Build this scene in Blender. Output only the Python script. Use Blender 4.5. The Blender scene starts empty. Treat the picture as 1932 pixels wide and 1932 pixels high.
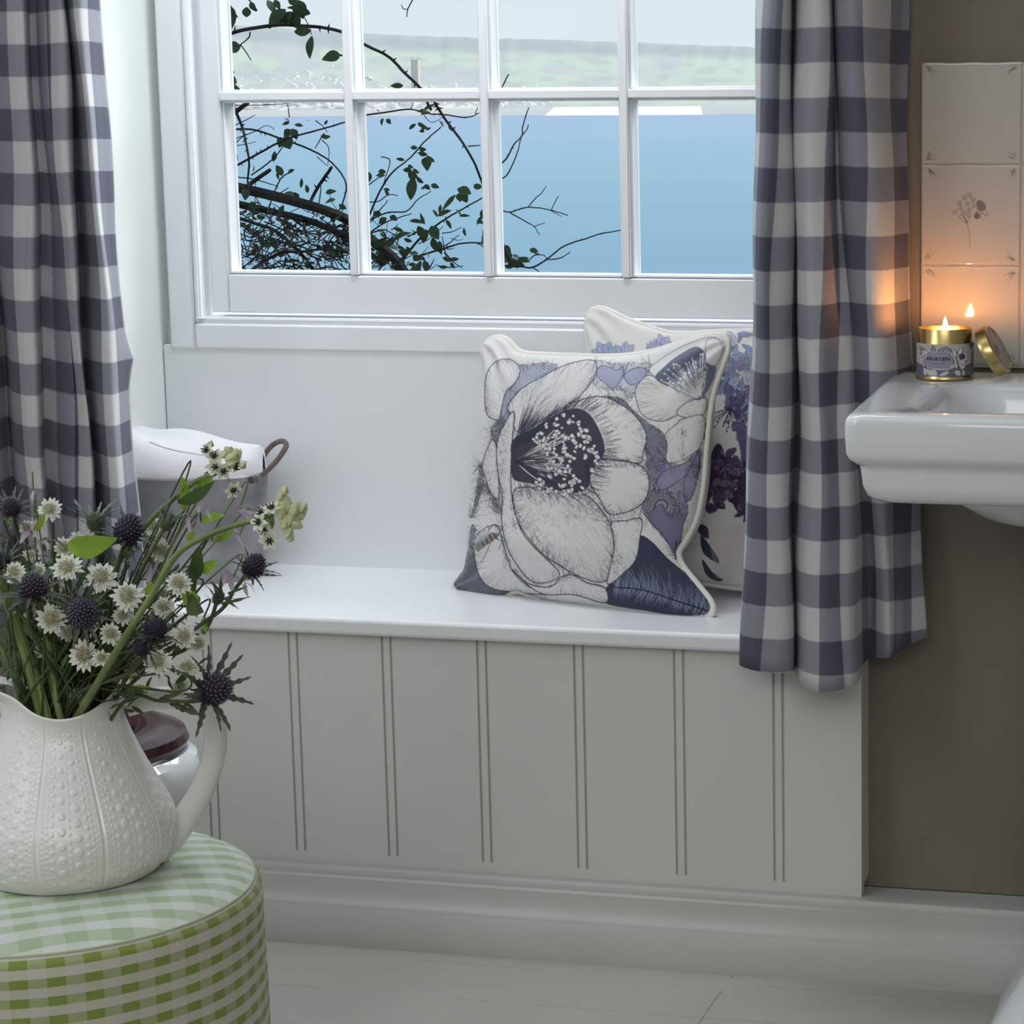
import bpy, bmesh, math, random
import numpy as np
from mathutils import Vector, Matrix
random.seed(7); rng = np.random.default_rng(7)
SC = bpy.context.scene
COL = SC.collection
PI = math.pi
V3 = lambda *a: np.array(a, float)

# ------------------------------------------------------------------ camera
F, PX, PY = 4600.0, 1480.0, 966.0
CLOC = V3(0, -3.186, 1.205)
_y, _p, _r = np.radians([12.685, 9.625, -.36])
FW = V3(-math.sin(_y)*math.cos(_p), math.cos(_y)*math.cos(_p), -math.sin(_p))
_rt = V3(math.cos(_y), math.sin(_y), 0); _up = np.cross(_rt, FW)
RT = _rt*math.cos(_r)+_up*math.sin(_r); UP = _up*math.cos(_r)-_rt*math.sin(_r)

def ray(x, y): return FW + RT*(x-PX)/F - UP*(y-PY)/F
def at(x, y, Y):
    r = ray(x, y); return CLOC + r*(Y-CLOC[1])/r[1]
def atz(x, y, z):
    r = ray(x, y); return CLOC + r*(z-CLOC[2])/r[2]
def proj(P):
    d = np.asarray(P, float)-CLOC; z = d@FW
    return np.stack([PX+F*(d@RT)/z, PY-F*(d@UP)/z], -1)

cam = bpy.data.cameras.new('camera'); co = bpy.data.objects.new('camera', cam); COL.objects.link(co)
cam.sensor_width = 36; cam.lens = F/1932*36
cam.shift_x = -(PX-966)/1932; cam.clip_start = .05; cam.clip_end = 30000
M = Matrix(((RT[0], UP[0], -FW[0], CLOC[0]), (RT[1], UP[1], -FW[1], CLOC[1]), (RT[2], UP[2], -FW[2], CLOC[2]), (0, 0, 0, 1)))
co.matrix_world = M
SC.camera = co

# ------------------------------------------------------------------ materials
def nodes_of(m): return m.node_tree.nodes, m.node_tree.links
def mat(name, col, rough=.5, metal=0, noise=0, nscale=20, bump=0, bscale=200, spec=.5, coat=0, trans=0, vcol=False, sheen=0, stretch=None):
    m = bpy.data.materials.new(name); m.use_nodes = True
    N, L = nodes_of(m); b = N['Principled BSDF']
    b.inputs['Base Color'].default_value = (*col, 1); b.inputs['Roughness'].default_value = rough
    b.inputs['Metallic'].default_value = metal; b.inputs['Specular IOR Level'].default_value = spec
    b.inputs['Coat Weight'].default_value = coat
    if sheen: b.inputs['Sheen Weight'].default_value = sheen
    tc = N.new('ShaderNodeTexCoord'); vec = tc.outputs['Object']
    if stretch:
        mp = N.new('ShaderNodeMapping'); mp.inputs['Scale'].default_value = stretch
        L.new(vec, mp.inputs['Vector']); vec = mp.outputs['Vector']
    src = None
    if vcol:
        a = N.new('ShaderNodeVertexColor'); a.layer_name = 'col'; src = a.outputs['Color']
    if noise:
        t = N.new('ShaderNodeTexNoise'); t.inputs['Scale'].default_value = nscale; t.inputs['Detail'].default_value = 4
        L.new(vec, t.inputs['Vector'])
        r = N.new('ShaderNodeMapRange'); r.inputs['To Min'].default_value = 1-noise; r.inputs['To Max'].default_value = 1+noise
        r.inputs['From Min'].default_value = .3; r.inputs['From Max'].default_value = .7
        L.new(t.outputs['Fac'], r.inputs['Value'])
        mx = N.new('ShaderNodeVectorMath'); mx.operation = 'SCALE'
        if src: L.new(src, mx.inputs[0])
        else: mx.inputs[0].default_value = col
        L.new(r.outputs['Result'], mx.inputs['Scale']); src = mx.outputs['Vector']
    if src: L.new(src, b.inputs['Base Color'])
    if bump:
        t = N.new('ShaderNodeTexNoise'); t.inputs['Scale'].default_value = bscale; t.inputs['Detail'].default_value = 3
        L.new(vec, t.inputs['Vector'])
        bp = N.new('ShaderNodeBump'); bp.inputs['Strength'].default_value = bump; bp.inputs['Distance'].default_value = .002
        L.new(t.outputs['Fac'], bp.inputs['Height']); L.new(bp.outputs['Normal'], b.inputs['Normal'])
    if trans:
        tr = N.new('ShaderNodeBsdfTranslucent'); mix = N.new('ShaderNodeMixShader'); mix.inputs['Fac'].default_value = trans
        tr.inputs['Color'].default_value = (*col, 1)
        if src: L.new(src, tr.inputs['Color'])
        L.new(b.outputs[0], mix.inputs[1]); L.new(tr.outputs[0], mix.inputs[2]); L.new(mix.outputs[0], N['Material Output'].inputs[0])
    return m

def check_mat(name, cols, rough=.9, trans=.2, weave=900, darkcol=None, uw=.5, vw=.5, wu=.5, wv=.5):
    """woven check driven by the cloth's own UVs, one unit per check; cols = light, mixed, dark"""
    m = bpy.data.materials.new(name); m.use_nodes = True
    N, L = nodes_of(m); b = N['Principled BSDF']; b.inputs['Roughness'].default_value = rough
    b.inputs['Specular IOR Level'].default_value = .15; b.inputs['Sheen Weight'].default_value = .15
    uv = N.new('ShaderNodeUVMap'); uv.uv_map = 'UVMap'
    wob = N.new('ShaderNodeTexNoise'); wob.inputs['Scale'].default_value = 9
    L.new(uv.outputs[0], wob.inputs['Vector'])
    sp = N.new('ShaderNodeSeparateXYZ'); L.new(uv.outputs[0], sp.inputs[0])
    def mth(op, a, bb, c=None):
        n = N.new('ShaderNodeMath'); n.operation = op
        for i, x in enumerate((a, bb, c)):
            if x is None: continue
            if isinstance(x, (int, float)): n.inputs[i].default_value = x
            else: L.new(x, n.inputs[i])
        return n.outputs[0]
    outs = []
    for o, w in (('X', uw), ('Y', vw)):
        a = mth('MULTIPLY_ADD', wob.outputs['Fac'], .05, sp.outputs[o])
        fr = mth('FRACT', mth('MULTIPLY', a, .5), None)
        # soft-edged square wave
        e = N.new('ShaderNodeMapRange'); e.interpolation_type = 'SMOOTHSTEP'
        e.inputs['From Min'].default_value = w/2-.012; e.inputs['From Max'].default_value = w/2+.012
        e.inputs['To Min'].default_value = 0; e.inputs['To Max'].default_value = 1
        L.new(mth('ABSOLUTE', mth('SUBTRACT', fr, .5), None), e.inputs['Value'])
        outs.append(mth('SUBTRACT', 1.0, e.outputs['Result']))
    # fine thread streaks
    streaks = []
    for sc in ((3, 150, 1), (150, 3, 1)):
        mp = N.new('ShaderNodeMapping'); mp.inputs['Scale'].default_value = sc; L.new(uv.outputs[0], mp.inputs[0])
        t = N.new('ShaderNodeTexNoise'); t.inputs['Scale'].default_value = 1; t.inputs['Detail'].default_value = 2; L.new(mp.outputs[0], t.inputs['Vector'])
        streaks.append(t.outputs['Fac'])
    s = mth('ADD', mth('MULTIPLY', outs[0], wu*2), mth('MULTIPLY', outs[1], wv*2))
    st = mth('MULTIPLY', mth('SUBTRACT', mth('ADD', streaks[0], streaks[1]), 1.0), .55)
    val = mth('MULTIPLY', mth('ADD', s, st), .5)
    cr = N.new('ShaderNodeValToRGB'); L.new(val, cr.inputs[0])
    els = cr.color_ramp.elements
    els[0].position = .0; els[0].color = (*cols[0], 1); els[1].position = 1; els[1].color = (*cols[2], 1)
    e = els.new(.5); e.color = (*cols[1], 1)
    L.new(cr.outputs[0], b.inputs['Base Color'])
    bp = N.new('ShaderNodeBump'); bp.inputs['Strength'].default_value = .25; bp.inputs['Distance'].default_value = .001
    L.new(mth('ADD', streaks[0], streaks[1]), bp.inputs['Height']); L.new(bp.outputs[0], b.inputs['Normal'])
    if trans:
        tr = N.new('ShaderNodeBsdfTranslucent'); mix = N.new('ShaderNodeMixShader'); mix.inputs['Fac'].default_value = trans
        L.new(cr.outputs[0], tr.inputs['Color'])
        L.new(b.outputs[0], mix.inputs[1]); L.new(tr.outputs[0], mix.inputs[2]); L.new(mix.outputs[0], N['Material Output'].inputs[0])
    return m

def emit(name, col, s):
    m = bpy.data.materials.new(name); m.use_nodes = True
    N, L = nodes_of(m); b = N['Principled BSDF']; b.inputs['Base Color'].default_value = (*col, 1)
    b.inputs['Emission Color'].default_value = (*col, 1); b.inputs['Emission Strength'].default_value = s
    return m

# ------------------------------------------------------------------ mesh builder
class MB:
    def __init__(s): s.v = []; s.f = []; s.c = {}; s.uv = {}
    def add(s, vs, fs, col=None, uvs=None):
        o = len(s.v)
        s.v += [tuple(map(float, p)) for p in vs]
        s.f += [tuple(i+o for i in f) for f in fs]
        if col is not None:
            if np.ndim(col) == 1:
                for i in range(len(vs)): s.c[o+i] = col
            else:
                for i in range(len(vs)): s.c[o+i] = col[i]
        if uvs is not None:
            for i in range(len(vs)): s.uv[o+i] = uvs[i]
    def box(s, a, b, col=None):
        (x0, y0, z0), (x1, y1, z1) = a, b
        s.add([(x0,y0,z0),(x1,y0,z0),(x1,y1,z0),(x0,y1,z0),(x0,y0,z1),(x1,y0,z1),(x1,y1,z1),(x0,y1,z1)],
              [(3,2,1,0),(4,5,6,7),(0,1,5,4),(1,2,6,5),(2,3,7,6),(3,0,4,7)], col)
    def grid(s, P, col=None, uv=None, closeu=False, closev=False, flip=False):
        """P: (n,m,3)"""
        n, m = P.shape[:2]
        i, j = np.meshgrid(np.arange(n if closeu else n-1), np.arange(m if closev else m-1), indexing='ij')
        a = i*m+j; b = ((i+1) % n)*m+j; c = ((i+1) % n)*m+(j+1) % m; d = i*m+(j+1) % m
        q = np.stack([a, b, c, d] if not flip else [a, d, c, b], -1).reshape(-1, 4)
        s.add(P.reshape(-1, 3), q.tolist(), None if col is None else np.asarray(col).reshape(-1, np.shape(col)[-1]) if np.ndim(col) == 3 else col,
              None if uv is None else uv.reshape(-1, 2))
    def tube(s, pts, r, n=8, col=None, cap=True):
        pts = np.asarray(pts, float); k = len(pts)
        r = np.broadcast_to(np.asarray(r, float), (k,)) if np.ndim(r) < 2 else r
        T = np.gradient(pts, axis=0); T /= np.linalg.norm(T, axis=1)[:, None]+1e-12
        u = np.cross(T[0], (0, 0, 1)); 
        if np.linalg.norm(u) < .1: u = np.cross(T[0], (0, 1, 0))
        u /= np.linalg.norm(u); rings = []
        for i in range(k):
            u = u-T[i]*(u@T[i]); u /= np.linalg.norm(u)+1e-12; w = np.cross(T[i], u)
            a = np.arange(n)*2*PI/n
            rings.append(pts[i]+r[i]*(np.cos(a)[:, None]*u+np.sin(a)[:, None]*w))
        o = len(s.v); s.grid(np.array(rings), col, closev=True)
        if cap:
            s.f.append(tuple(o+j for j in range(n))[::-1]); s.f.append(tuple(o+(k-1)*n+j for j in range(n)))
    def lathe(s, prof, c=(0, 0, 0), n=48, col=None, sx=1, sy=1):
        a = np.arange(n)*2*PI/n
        P = np.array([[(c[0]+r*math.cos(t)*sx, c[1]+r*math.sin(t)*sy, c[2]+z) for t in a] for r, z in prof])
        s.grid(P, col, closev=True, flip=True)
    def ball(s, c, r, n=10, m=7, col=None, axis=None):
        r = np.broadcast_to(np.asarray(r, float), (3,))
        th = np.linspace(0.02, PI-.02, m); a = np.arange(n)*2*PI/n
        P = np.stack([np.outer(np.sin(th), np.cos(a))*r[0], np.outer(np.sin(th), np.sin(a))*r[1], np.outer(np.cos(th), np.ones(n))*r[2]], -1)
        if axis is not None: P = P@frame(axis)
        s.grid(P+np.asarray(c, float), col, closev=True)
    def build(s, name, m, parent=None, smooth=True, mods=None):
        me = bpy.data.meshes.new(name); me.from_pydata(s.v, [], s.f); 
        if s.c:
            a = me.color_attributes.new('col', 'FLOAT_COLOR', 'POINT')
            arr = np.ones((len(s.v), 4), np.float32)
            for i, c in s.c.items(): arr[i, :3] = c[:3]
            a.data.foreach_set('color', arr.ravel())
        if s.uv:
            l = me.uv_layers.new(name='UVMap'); uvv = np.zeros((len(s.v), 2), np.float32)
            for i, c in s.uv.items(): uvv[i] = c
            idx = np.zeros(len(me.loops), np.int32); me.loops.foreach_get('vertex_index', idx)
            l.data.foreach_set('uv', uvv[idx].ravel())
        if smooth: me.polygons.foreach_set('use_smooth', [True]*len(me.polygons))
        me.materials.append(m)
        o = bpy.data.objects.new(name, me); COL.objects.link(o)
        if parent is not None: o.parent = parent; o.matrix_parent_inverse = Matrix.Translation(-parent.location)
        for k in (mods or []):
            if k[0] == 'bevel':
                b = o.modifiers.new('bevel', 'BEVEL'); b.width = k[1]; b.segments = k[2]; b.limit_method = 'ANGLE'; b.angle_limit = .6
            if k[0] == 'solid':
                b = o.modifiers.new('solid', 'SOLIDIFY'); b.thickness = k[1]; b.offset = k[2] if len(k) > 2 else 0
            if k[0] == 'subsurf':
                b = o.modifiers.new('sub', 'SUBSURF'); b.levels = b.render_levels = k[1]
        if smooth and (mods is None or any(k[0] == 'bevel' for k in mods)) and not s.c:
            try:
                me.set_sharp_from_angle(angle=.7)
            except Exception: pass
        return o

def frame(axis, hint=(0, 0, 1)):
    """rows u, v, w with w along axis"""
    w = np.asarray(axis, float); w = w/np.linalg.norm(w)
    u = np.cross(hint, w)
    if np.linalg.norm(u) < .05: u = np.cross((1, 0, 0), w)
    u /= np.linalg.norm(u); return np.array([u, np.cross(w, u), w])

def empty(name, loc, label, cat, group=None):
    o = bpy.data.objects.new(name, None); COL.objects.link(o); o.location = tuple(loc); o.empty_display_size = .05
    tag(o, label, cat, group); return o
def tag(o, label=None, cat=None, group=None, kind=None):
    if label: o['label'] = label
    if cat: o['category'] = cat
    if group: o['group'] = group
    if kind: o['kind'] = kind
    return o
def struct(o, label=None, cat=None): return tag(o, label, cat, None, 'structure')

def catmull(pts, n=8, closed=False):
    p = np.asarray(pts, float); k = len(p); out = []
    rngi = range(k if closed else k-1)
    for i in rngi:
        if closed: a, b, c, d = p[i-1], p[i], p[(i+1) % k], p[(i+2) % k]
        else: a, b, c, d = p[max(i-1, 0)], p[i], p[i+1], p[min(i+2, k-1)]
        for t in np.arange(n)/n:
            out.append(.5*((2*b)+(c-a)*t+(2*a-5*b+4*c-d)*t*t+(3*b-a-3*c+d)*t**3))
    if not closed: out.append(p[-1])
    return np.array(out)

# ------------------------------------------------------------------ ink drawing onto a grid of colours (baked into vertex colours)
class Canvas:
    def __init__(s, x0, y0, x1, y1, k, base):
        s.x0, s.y0, s.k = x0, y0, k; s.W, s.H = int((x1-x0)*k), int((y1-y0)*k)
        s.a = np.ones((s.H, s.W, 3))*np.asarray(base)
    def _mask(s, poly):
        p = (np.asarray(poly, float)-(s.x0, s.y0))*s.k
        a = np.floor(p.min(0)).astype(int); b = np.ceil(p.max(0)).astype(int)+1
        a = np.clip(a, 0, (s.W, s.H)); b = np.clip(b, 0, (s.W, s.H))
        if (b <= a).any(): return None
        xs = np.arange(a[0], b[0])+.5; ys = np.arange(a[1], b[1])+.5
        ins = np.zeros((len(ys), len(xs)), bool); q = np.roll(p, -1, 0)
        for (x1, y1), (x2, y2) in zip(p, q):
            if y1 == y2: continue
            rows = (ys > min(y1, y2)) & (ys <= max(y1, y2))
            xi = x1+(ys-y1)*(x2-x1)/(y2-y1)
            ins ^= (rows[:, None] & (xs[None, :] < xi[:, None]))
        return a, b, ins
    def fill(s, poly, col, alpha=1, smooth=6):
        if smooth: poly = catmull(poly, smooth, True)
        r = s._mask(poly)
        if r is None: return poly
        a, b, m = r; v = s.a[a[1]:b[1], a[0]:b[0]]
        v[m] = v[m]*(1-alpha)+np.asarray(col)*alpha
        return poly
    def line(s, pts, w, col, alpha=1, taper=False):
        p = (np.asarray(pts, float)-(s.x0, s.y0))*s.k; w = w*s.k; n = len(p)-1
        for i in range(n):
            w1 = w*(1-(i+.5)/n*.8) if taper else w
            A, B = p[i], p[i+1]; lo = np.floor(np.minimum(A, B)-w1-1).astype(int); hi = np.ceil(np.maximum(A, B)+w1+2).astype(int)
            lo = np.clip(lo, 0, (s.W, s.H)); hi = np.clip(hi, 0, (s.W, s.H))
            if (hi <= lo).any(): continue
            X, Y = np.meshgrid(np.arange(lo[0], hi[0])+.5, np.arange(lo[1], hi[1])+.5)
            d = B-A; L2 = d@d+1e-9; t = np.clip(((X-A[0])*d[0]+(Y-A[1])*d[1])/L2, 0, 1)
            dist = np.hypot(X-A[0]-t*d[0], Y-A[1]-t*d[1])
            al = np.clip(w1/2+.5-dist, 0, 1)[..., None]*alpha
            v = s.a[lo[1]:hi[1], lo[0]:hi[0]]; v[:] = v*(1-al)+np.asarray(col)*al
    def sample(s, xy):
        p = (np.asarray(xy)-(s.x0, s.y0))*s.k-.5
        x = np.clip(p[..., 0], 0, s.W-1.001); y = np.clip(p[..., 1], 0, s.H-1.001)
        i, j = x.astype(int), y.astype(int); fx, fy = (x-i)[..., None], (y-j)[..., None]
        A = s.a
        return (A[j, i]*(1-fx)+A[j, i+1]*fx)*(1-fy)+(A[j+1, i]*(1-fx)+A[j+1, i+1]*fx)*fy
# ------------------------------------------------------------------ materials of the place
M_WIN = mat('window_paint', (.80, .82, .86), .32, noise=.02, nscale=6, bump=.02, bscale=40)
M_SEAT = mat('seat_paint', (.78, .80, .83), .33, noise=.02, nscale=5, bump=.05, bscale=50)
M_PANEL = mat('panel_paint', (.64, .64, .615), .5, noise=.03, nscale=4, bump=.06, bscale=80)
M_GROOVE = mat('groove_shadow_paint', (.50, .44, .36), .7)
M_REVEAL = mat('reveal_paint', (.78, .82, .80), .6, noise=.02, nscale=3)
M_TAUPE = mat('taupe_paint', (.20, .176, .142), .8, noise=.05, nscale=4, bump=.1, bscale=180)
M_BASE = mat('skirting_paint', (.50, .51, .48), .4, noise=.03, nscale=8, bump=.08, bscale=60)
M_CEIL = mat('ceiling_paint', (.85, .85, .83), .8, noise=.01)
M_ROOM = mat('room_paint', (.62, .60, .56), .8, noise=.02)

# ------------------------------------------------------------------ light
w = bpy.data.worlds.new('sky'); SC.world = w; w.use_nodes = True
N, L = w.node_tree.nodes, w.node_tree.links
tc = N.new('ShaderNodeTexCoord'); sp = N.new('ShaderNodeSeparateXYZ'); L.new(tc.outputs['Generated'], sp.inputs[0])
cr = N.new('ShaderNodeValToRGB'); L.new(sp.outputs['Z'], cr.inputs[0])
cr.color_ramp.elements[0].position = .0; cr.color_ramp.elements[0].color = (.80, .86, .93, 1)
cr.color_ramp.elements[1].position = .5; cr.color_ramp.elements[1].color = (.62, .80, 1.0, 1)
e = cr.color_ramp.elements.new(.045); e.color = (.75, .83, .90, 1)
L.new(cr.outputs[0], N['Background'].inputs[0]); N['Background'].inputs[1].default_value = 1.0

def sun(name, d, s, ang, col):
    l = bpy.data.lights.new(name, 'SUN'); l.energy = s; l.angle = math.radians(ang); l.color = col
    o = bpy.data.objects.new(name, l); COL.objects.link(o)
    o.rotation_euler = Vector(d).to_track_quat('-Z', 'Y').to_euler(); return o
sun('hazy_sun', (-.75, -1, -1.05), 4.6, 50, (1, .97, .93))
def area(name, loc, tgt, sx, sy, p, col):
    l = bpy.data.lights.new(name, 'AREA'); l.shape = 'RECTANGLE'; l.size = sx; l.size_y = sy; l.energy = p; l.color = col
    o = bpy.data.objects.new(name, l); COL.objects.link(o); o.location = loc
    o.rotation_euler = (Vector(tgt)-Vector(loc)).to_track_quat('-Z', 'Y').to_euler(); return o
area('room_fill', (-.2, -3.9, 2.3), (-1.0, 0, .9), 2.2, 1.2, 36, (1, .985, .95))  # unseen fill added behind the camera to lift the whole room
area('recess_fill', (-1.25, .0, 2.12), (-1.3, .36, .95), 1.0, .22, 11, (.90, .95, 1))  # added lamp, out of view, brightening window frame, back panel and seat top
area('ceiling_fill', (-.9, -.95, 2.42), (-.9, -.6, 0), 1.2, .8, 2.5, (.95, .97, 1))  # weak unseen fill added overhead
area('side_fill', (-2.08, -1.75, 1.75), (-.9, -.9, .55), 1.1, 1.2, 15, (.88, .94, 1))  # cool fill added at the left for jug, stool and left curtain
edge_fill = area('curtain_edge_fill', (-.95, .30, 1.75), (-1.74, -.04, 1.0), .35, .35, 1.9, (.93, .97, 1)); edge_fill.data.spread = math.radians(75)  # lamp added inside the recess to whiten the left curtain's edge

# ------------------------------------------------------------------ room shell
XL, XR, YF, ZC = -2.15, 1.5, -4.6, 2.45
RX0, RX1, RZ1, YW = -1.80, -.70, 2.15, .054
b = MB(); b.box((XL-.1, YF-.1, -.06), (XR+.1, .0, 0)); 
M_FLOOR = mat('painted_floorboards', (.43, .43, .39), .45, noise=.05, nscale=5, bump=.15, bscale=40)
def floor_nodes(m):
    N, L = nodes_of(m); bs = N['Principled BSDF']
    tc = N.new('ShaderNodeTexCoord'); sp = N.new('ShaderNodeSeparateXYZ'); L.new(tc.outputs['Object'], sp.inputs[0])
    ns = N.new('ShaderNodeTexNoise'); ns.inputs['Scale'].default_value = 12; L.new(tc.outputs['Object'], ns.inputs[0])
    def mm(op, a, bb, c=None):
        n = N.new('ShaderNodeMath'); n.operation = op
        for i, x in enumerate((a, bb, c)):
            if x is None: continue
            if isinstance(x, (int, float)): n.inputs[i].default_value = x
            else: L.new(x, n.inputs[i])
        return n.outputs[0]
    def joint(coord, period, off, width):
        a = mm('FRACT', mm('MULTIPLY_ADD', mm('ADD', coord, mm('MULTIPLY', ns.outputs[0], .006)), 1/period, off), None)
        return mm('LESS_THAN', mm('ABSOLUTE', mm('SUBTRACT', a, .5), None), width/period/2)
    bn = [n for n in N if n.type == 'VECT_MATH'][0]
    mask = mm('MAXIMUM', mm('MULTIPLY', joint(sp.outputs['Y'], .13, .02, .0016), .7), mm('MULTIPLY', joint(sp.outputs['X'], 1.4, .06, .002), 1))
    br = N.new('ShaderNodeTexNoise'); br.inputs['Scale'].default_value = 6; L.new(tc.outputs['Object'], br.inputs[0])
    fac = mm('MULTIPLY', mask, mm('GREATER_THAN', br.outputs[0], .48))
    mx = N.new('ShaderNodeMix'); mx.data_type = 'RGBA'; L.new(fac, mx.inputs[0]); L.new(bn.outputs[0], mx.inputs[6]); mx.inputs[7].default_value = (.22, .2, .17, 1)
    L.new(mx.outputs[2], bs.inputs['Base Color'])
floor_nodes(M_FLOOR)
struct(b.build('floor', M_FLOOR, smooth=False), 'grey-white painted floorboards with fine cracks', 'floor')
b = MB(); b.box((XL-.1, YF-.1, ZC), (XR+.1, YW+.6, ZC+.1)); struct(b.build('ceiling', M_CEIL, smooth=False), 'white ceiling', 'ceiling')
# back wall with the deep window recess
b = MB()
YO = .43
b.box((RX1, YW, 0), (XR+.1, YO, ZC)); b.box((XL-.1, YW, 0), (RX0-.01, YO, ZC)); b.box((RX0-.01, YW, RZ1), (RX1, YO, ZC))
struct(b.build('wall_back', M_TAUPE, smooth=False), 'dark taupe painted wall behind the basin and around the window recess', 'wall')
b = MB(); b.box((RX0-.01, YW+.001, .3), (RX0, YO, RZ1)); struct(b.build('wall_reveal', M_REVEAL, smooth=False), 'pale green-white side of the window recess beside the left curtain', 'wall')
b = MB(); b.box((RX0, .366, 0), (RX1, YO, .86)); struct(b.build('wall_under_window', M_REVEAL, smooth=False), 'white wall behind the seat below the window', 'wall')
b = MB(); b.box((XL-.1, YF, 0), (XL, YW, ZC)); struct(b.build('wall_left', M_ROOM, smooth=False), 'left side wall', 'wall')
b = MB(); b.box((XR, YF, 0), (XR+.1, YW, ZC)); struct(b.build('wall_right', M_ROOM, smooth=False), 'right side wall', 'wall')
b = MB(); b.box((XL-.1, YF-.1, 0), (XR+.1, YF, ZC)); struct(b.build('wall_front', M_ROOM, smooth=False), 'wall behind the camera', 'wall')

# skirting board: moulded profile swept along x
prof = [(.054, .112), (.02, .1125), (-.004, .1135), (-.010, .112), (-.0135, .107), (-.0135, .100), (-.018, .097), (-.019, .088), (-.022, .076), (-.0255, .067), (-.029, .064), (-.031, .060), (-.0315, .055), (-.034, .052), (-.034, 0)]
b = MB(); P = np.array([[(x, y-.003, z) for y, z in prof] for x in (XL, XR)]); b.grid(P, flip=False)
P2 = np.array([[(x, y, z) for y, z in ((.054, .112), (.054, 0))] for x in (XL, XR)]); b.grid(P2)
struct(b.build('baseboard_back', M_BASE), 'white moulded skirting board below the panelled window seat', 'skirting board')

# ------------------------------------------------------------------ sash window
WX0, WX1 = -1.785, -.72
Wn = empty('window_1', (-1.25, .36, .84), 'white painted sash window of small panes looking out to sea', 'window'); Wn['kind'] = 'structure'
b = MB(); zt = 2.13
def rect_frame(b, x0, x1, z0, z1, wx, wz, y0, y1, top=True):
    b.box((x0, y0, z0), (x0+wx, y1, z1)); b.box((x1-wx, y0, z0), (x1, y1, z1)); b.box((x0+wx, y0, z0), (x1-wx, y1, z0+wz))
    if top: b.box((x0+wx, y0, z1-wz), (x1-wx, y1, z1))
rect_frame(b, WX0, WX1, .822, zt, .043, .041, .342, .43)
b.build('frame', M_WIN, Wn, smooth=True, mods=[('bevel', .004, 2)])
b = MB(); rect_frame(b, WX0+.043, WX1-.043, .863, zt-.03, .012, .010, .346, .43)
b.tube([(WX0+.052, .348, .871), (WX0+.052, .348, 2.1)], .0075, 8); b.tube([(WX0+.05, .349, .869), (WX1-.05, .349, .869)], .004, 8)
b.build('staff_bead', M_WIN, Wn, mods=[('bevel', .002, 2)])
SX0, SX1 = -1.7175, -.785
PX0, DP, RZ0, DZ = -1.688, .2185, .940, .2795
NP, NR = 4, 4
PX1 = PX0+NP*DP-.012
b = MB(); b.box((SX0, .356, .879), (PX0, .40, 2.08)); b.box((PX1, .356, .879), (SX1, .40, 2.08))
b.box((PX0, .356, .879), (PX1, .40, RZ0-.001)); b.box((PX0, .356, RZ0+NR*DZ-.01), (PX1, .40, 2.08))
b.build('sash_rail', M_WIN, Wn, mods=[('bevel', .0025, 2)])
def bead_ring(b, x0, x1, z0, z1):
    # small stepped moulding round one pane
    for d, y0, y1 in ((.0042, .361, .40),):
        b.box((x0, y0, z0), (x0+d, y1, z1)); b.box((x1-d, y0, z0), (x1, y1, z1)); b.box((x0+d, y0, z0), (x1-d, y1, z0+d)); b.box((x0+d, y0, z1-d), (x1-d, y1, z1))
for i in range(1, NP):
    x = PX0+i*DP-.006; b = MB(); b.box((x-.0068, .352, RZ0), (x+.0068, .405, RZ0+NR*DZ-.01)); b.build('glazing_bar', M_WIN, Wn, mods=[('bevel', .002, 2)])
for j in range(1, NR):
    z = RZ0+j*DZ-.006
    for i in range(NP):
        x = PX0+i*DP; b = MB(); b.box((x, .353, z-.0068), (x+DP-.012, .404, z+.0068)); b.build('glazing_bar', M_WIN, Wn, mods=[('bevel', .002, 2)])
M_GLASS = bpy.data.materials.new('pane_glass'); M_GLASS.use_nodes = True
N, L = nodes_of(M_GLASS); N.remove(N['Principled BSDF'])
t = N.new('ShaderNodeBsdfTransparent'); t.inputs[0].default_value = (.97, .985, .985, 1); g = N.new('ShaderNodeBsdfGlossy'); g.inputs['Roughness'].default_value = .02
lw = N.new('ShaderNodeFresnel'); lw.inputs[0].default_value = 1.1; mx = N.new('ShaderNodeMixShader')
L.new(lw.outputs[0], mx.inputs[0]); L.new(t.outputs[0], mx.inputs[1]); L.new(g.outputs[0], mx.inputs[2]); L.new(mx.outputs[0], N['Material Output'].inputs[0])
for i in range(NP):
    for j in range(NR):
        x0, x1 = PX0+i*DP, PX0+(i+1)*DP-.012; z0, z1 = RZ0+j*DZ, RZ0+(j+1)*DZ-.012
        b = MB(); bead_ring(b, x0, x1, z0, z1); b.build('bead', M_WIN, Wn, mods=[('bevel', .0016, 2)])
        b = MB(); b.box((x0+.001, .388, z0+.001), (x1-.001, .391, z1-.001)); b.build('pane', M_GLASS, Wn, smooth=False)

# ------------------------------------------------------------------ window seat
S = empty('window_seat', (-1.2, 0, .11), 'built-in white window seat with grooved board front below the window', 'window seat')
b = MB(); b.box((-1.86, -.022, .457), (-.605, .352, .482))
b.build('seat_board', M_SEAT, S, mods=[('bevel', .006, 3)])
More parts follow.
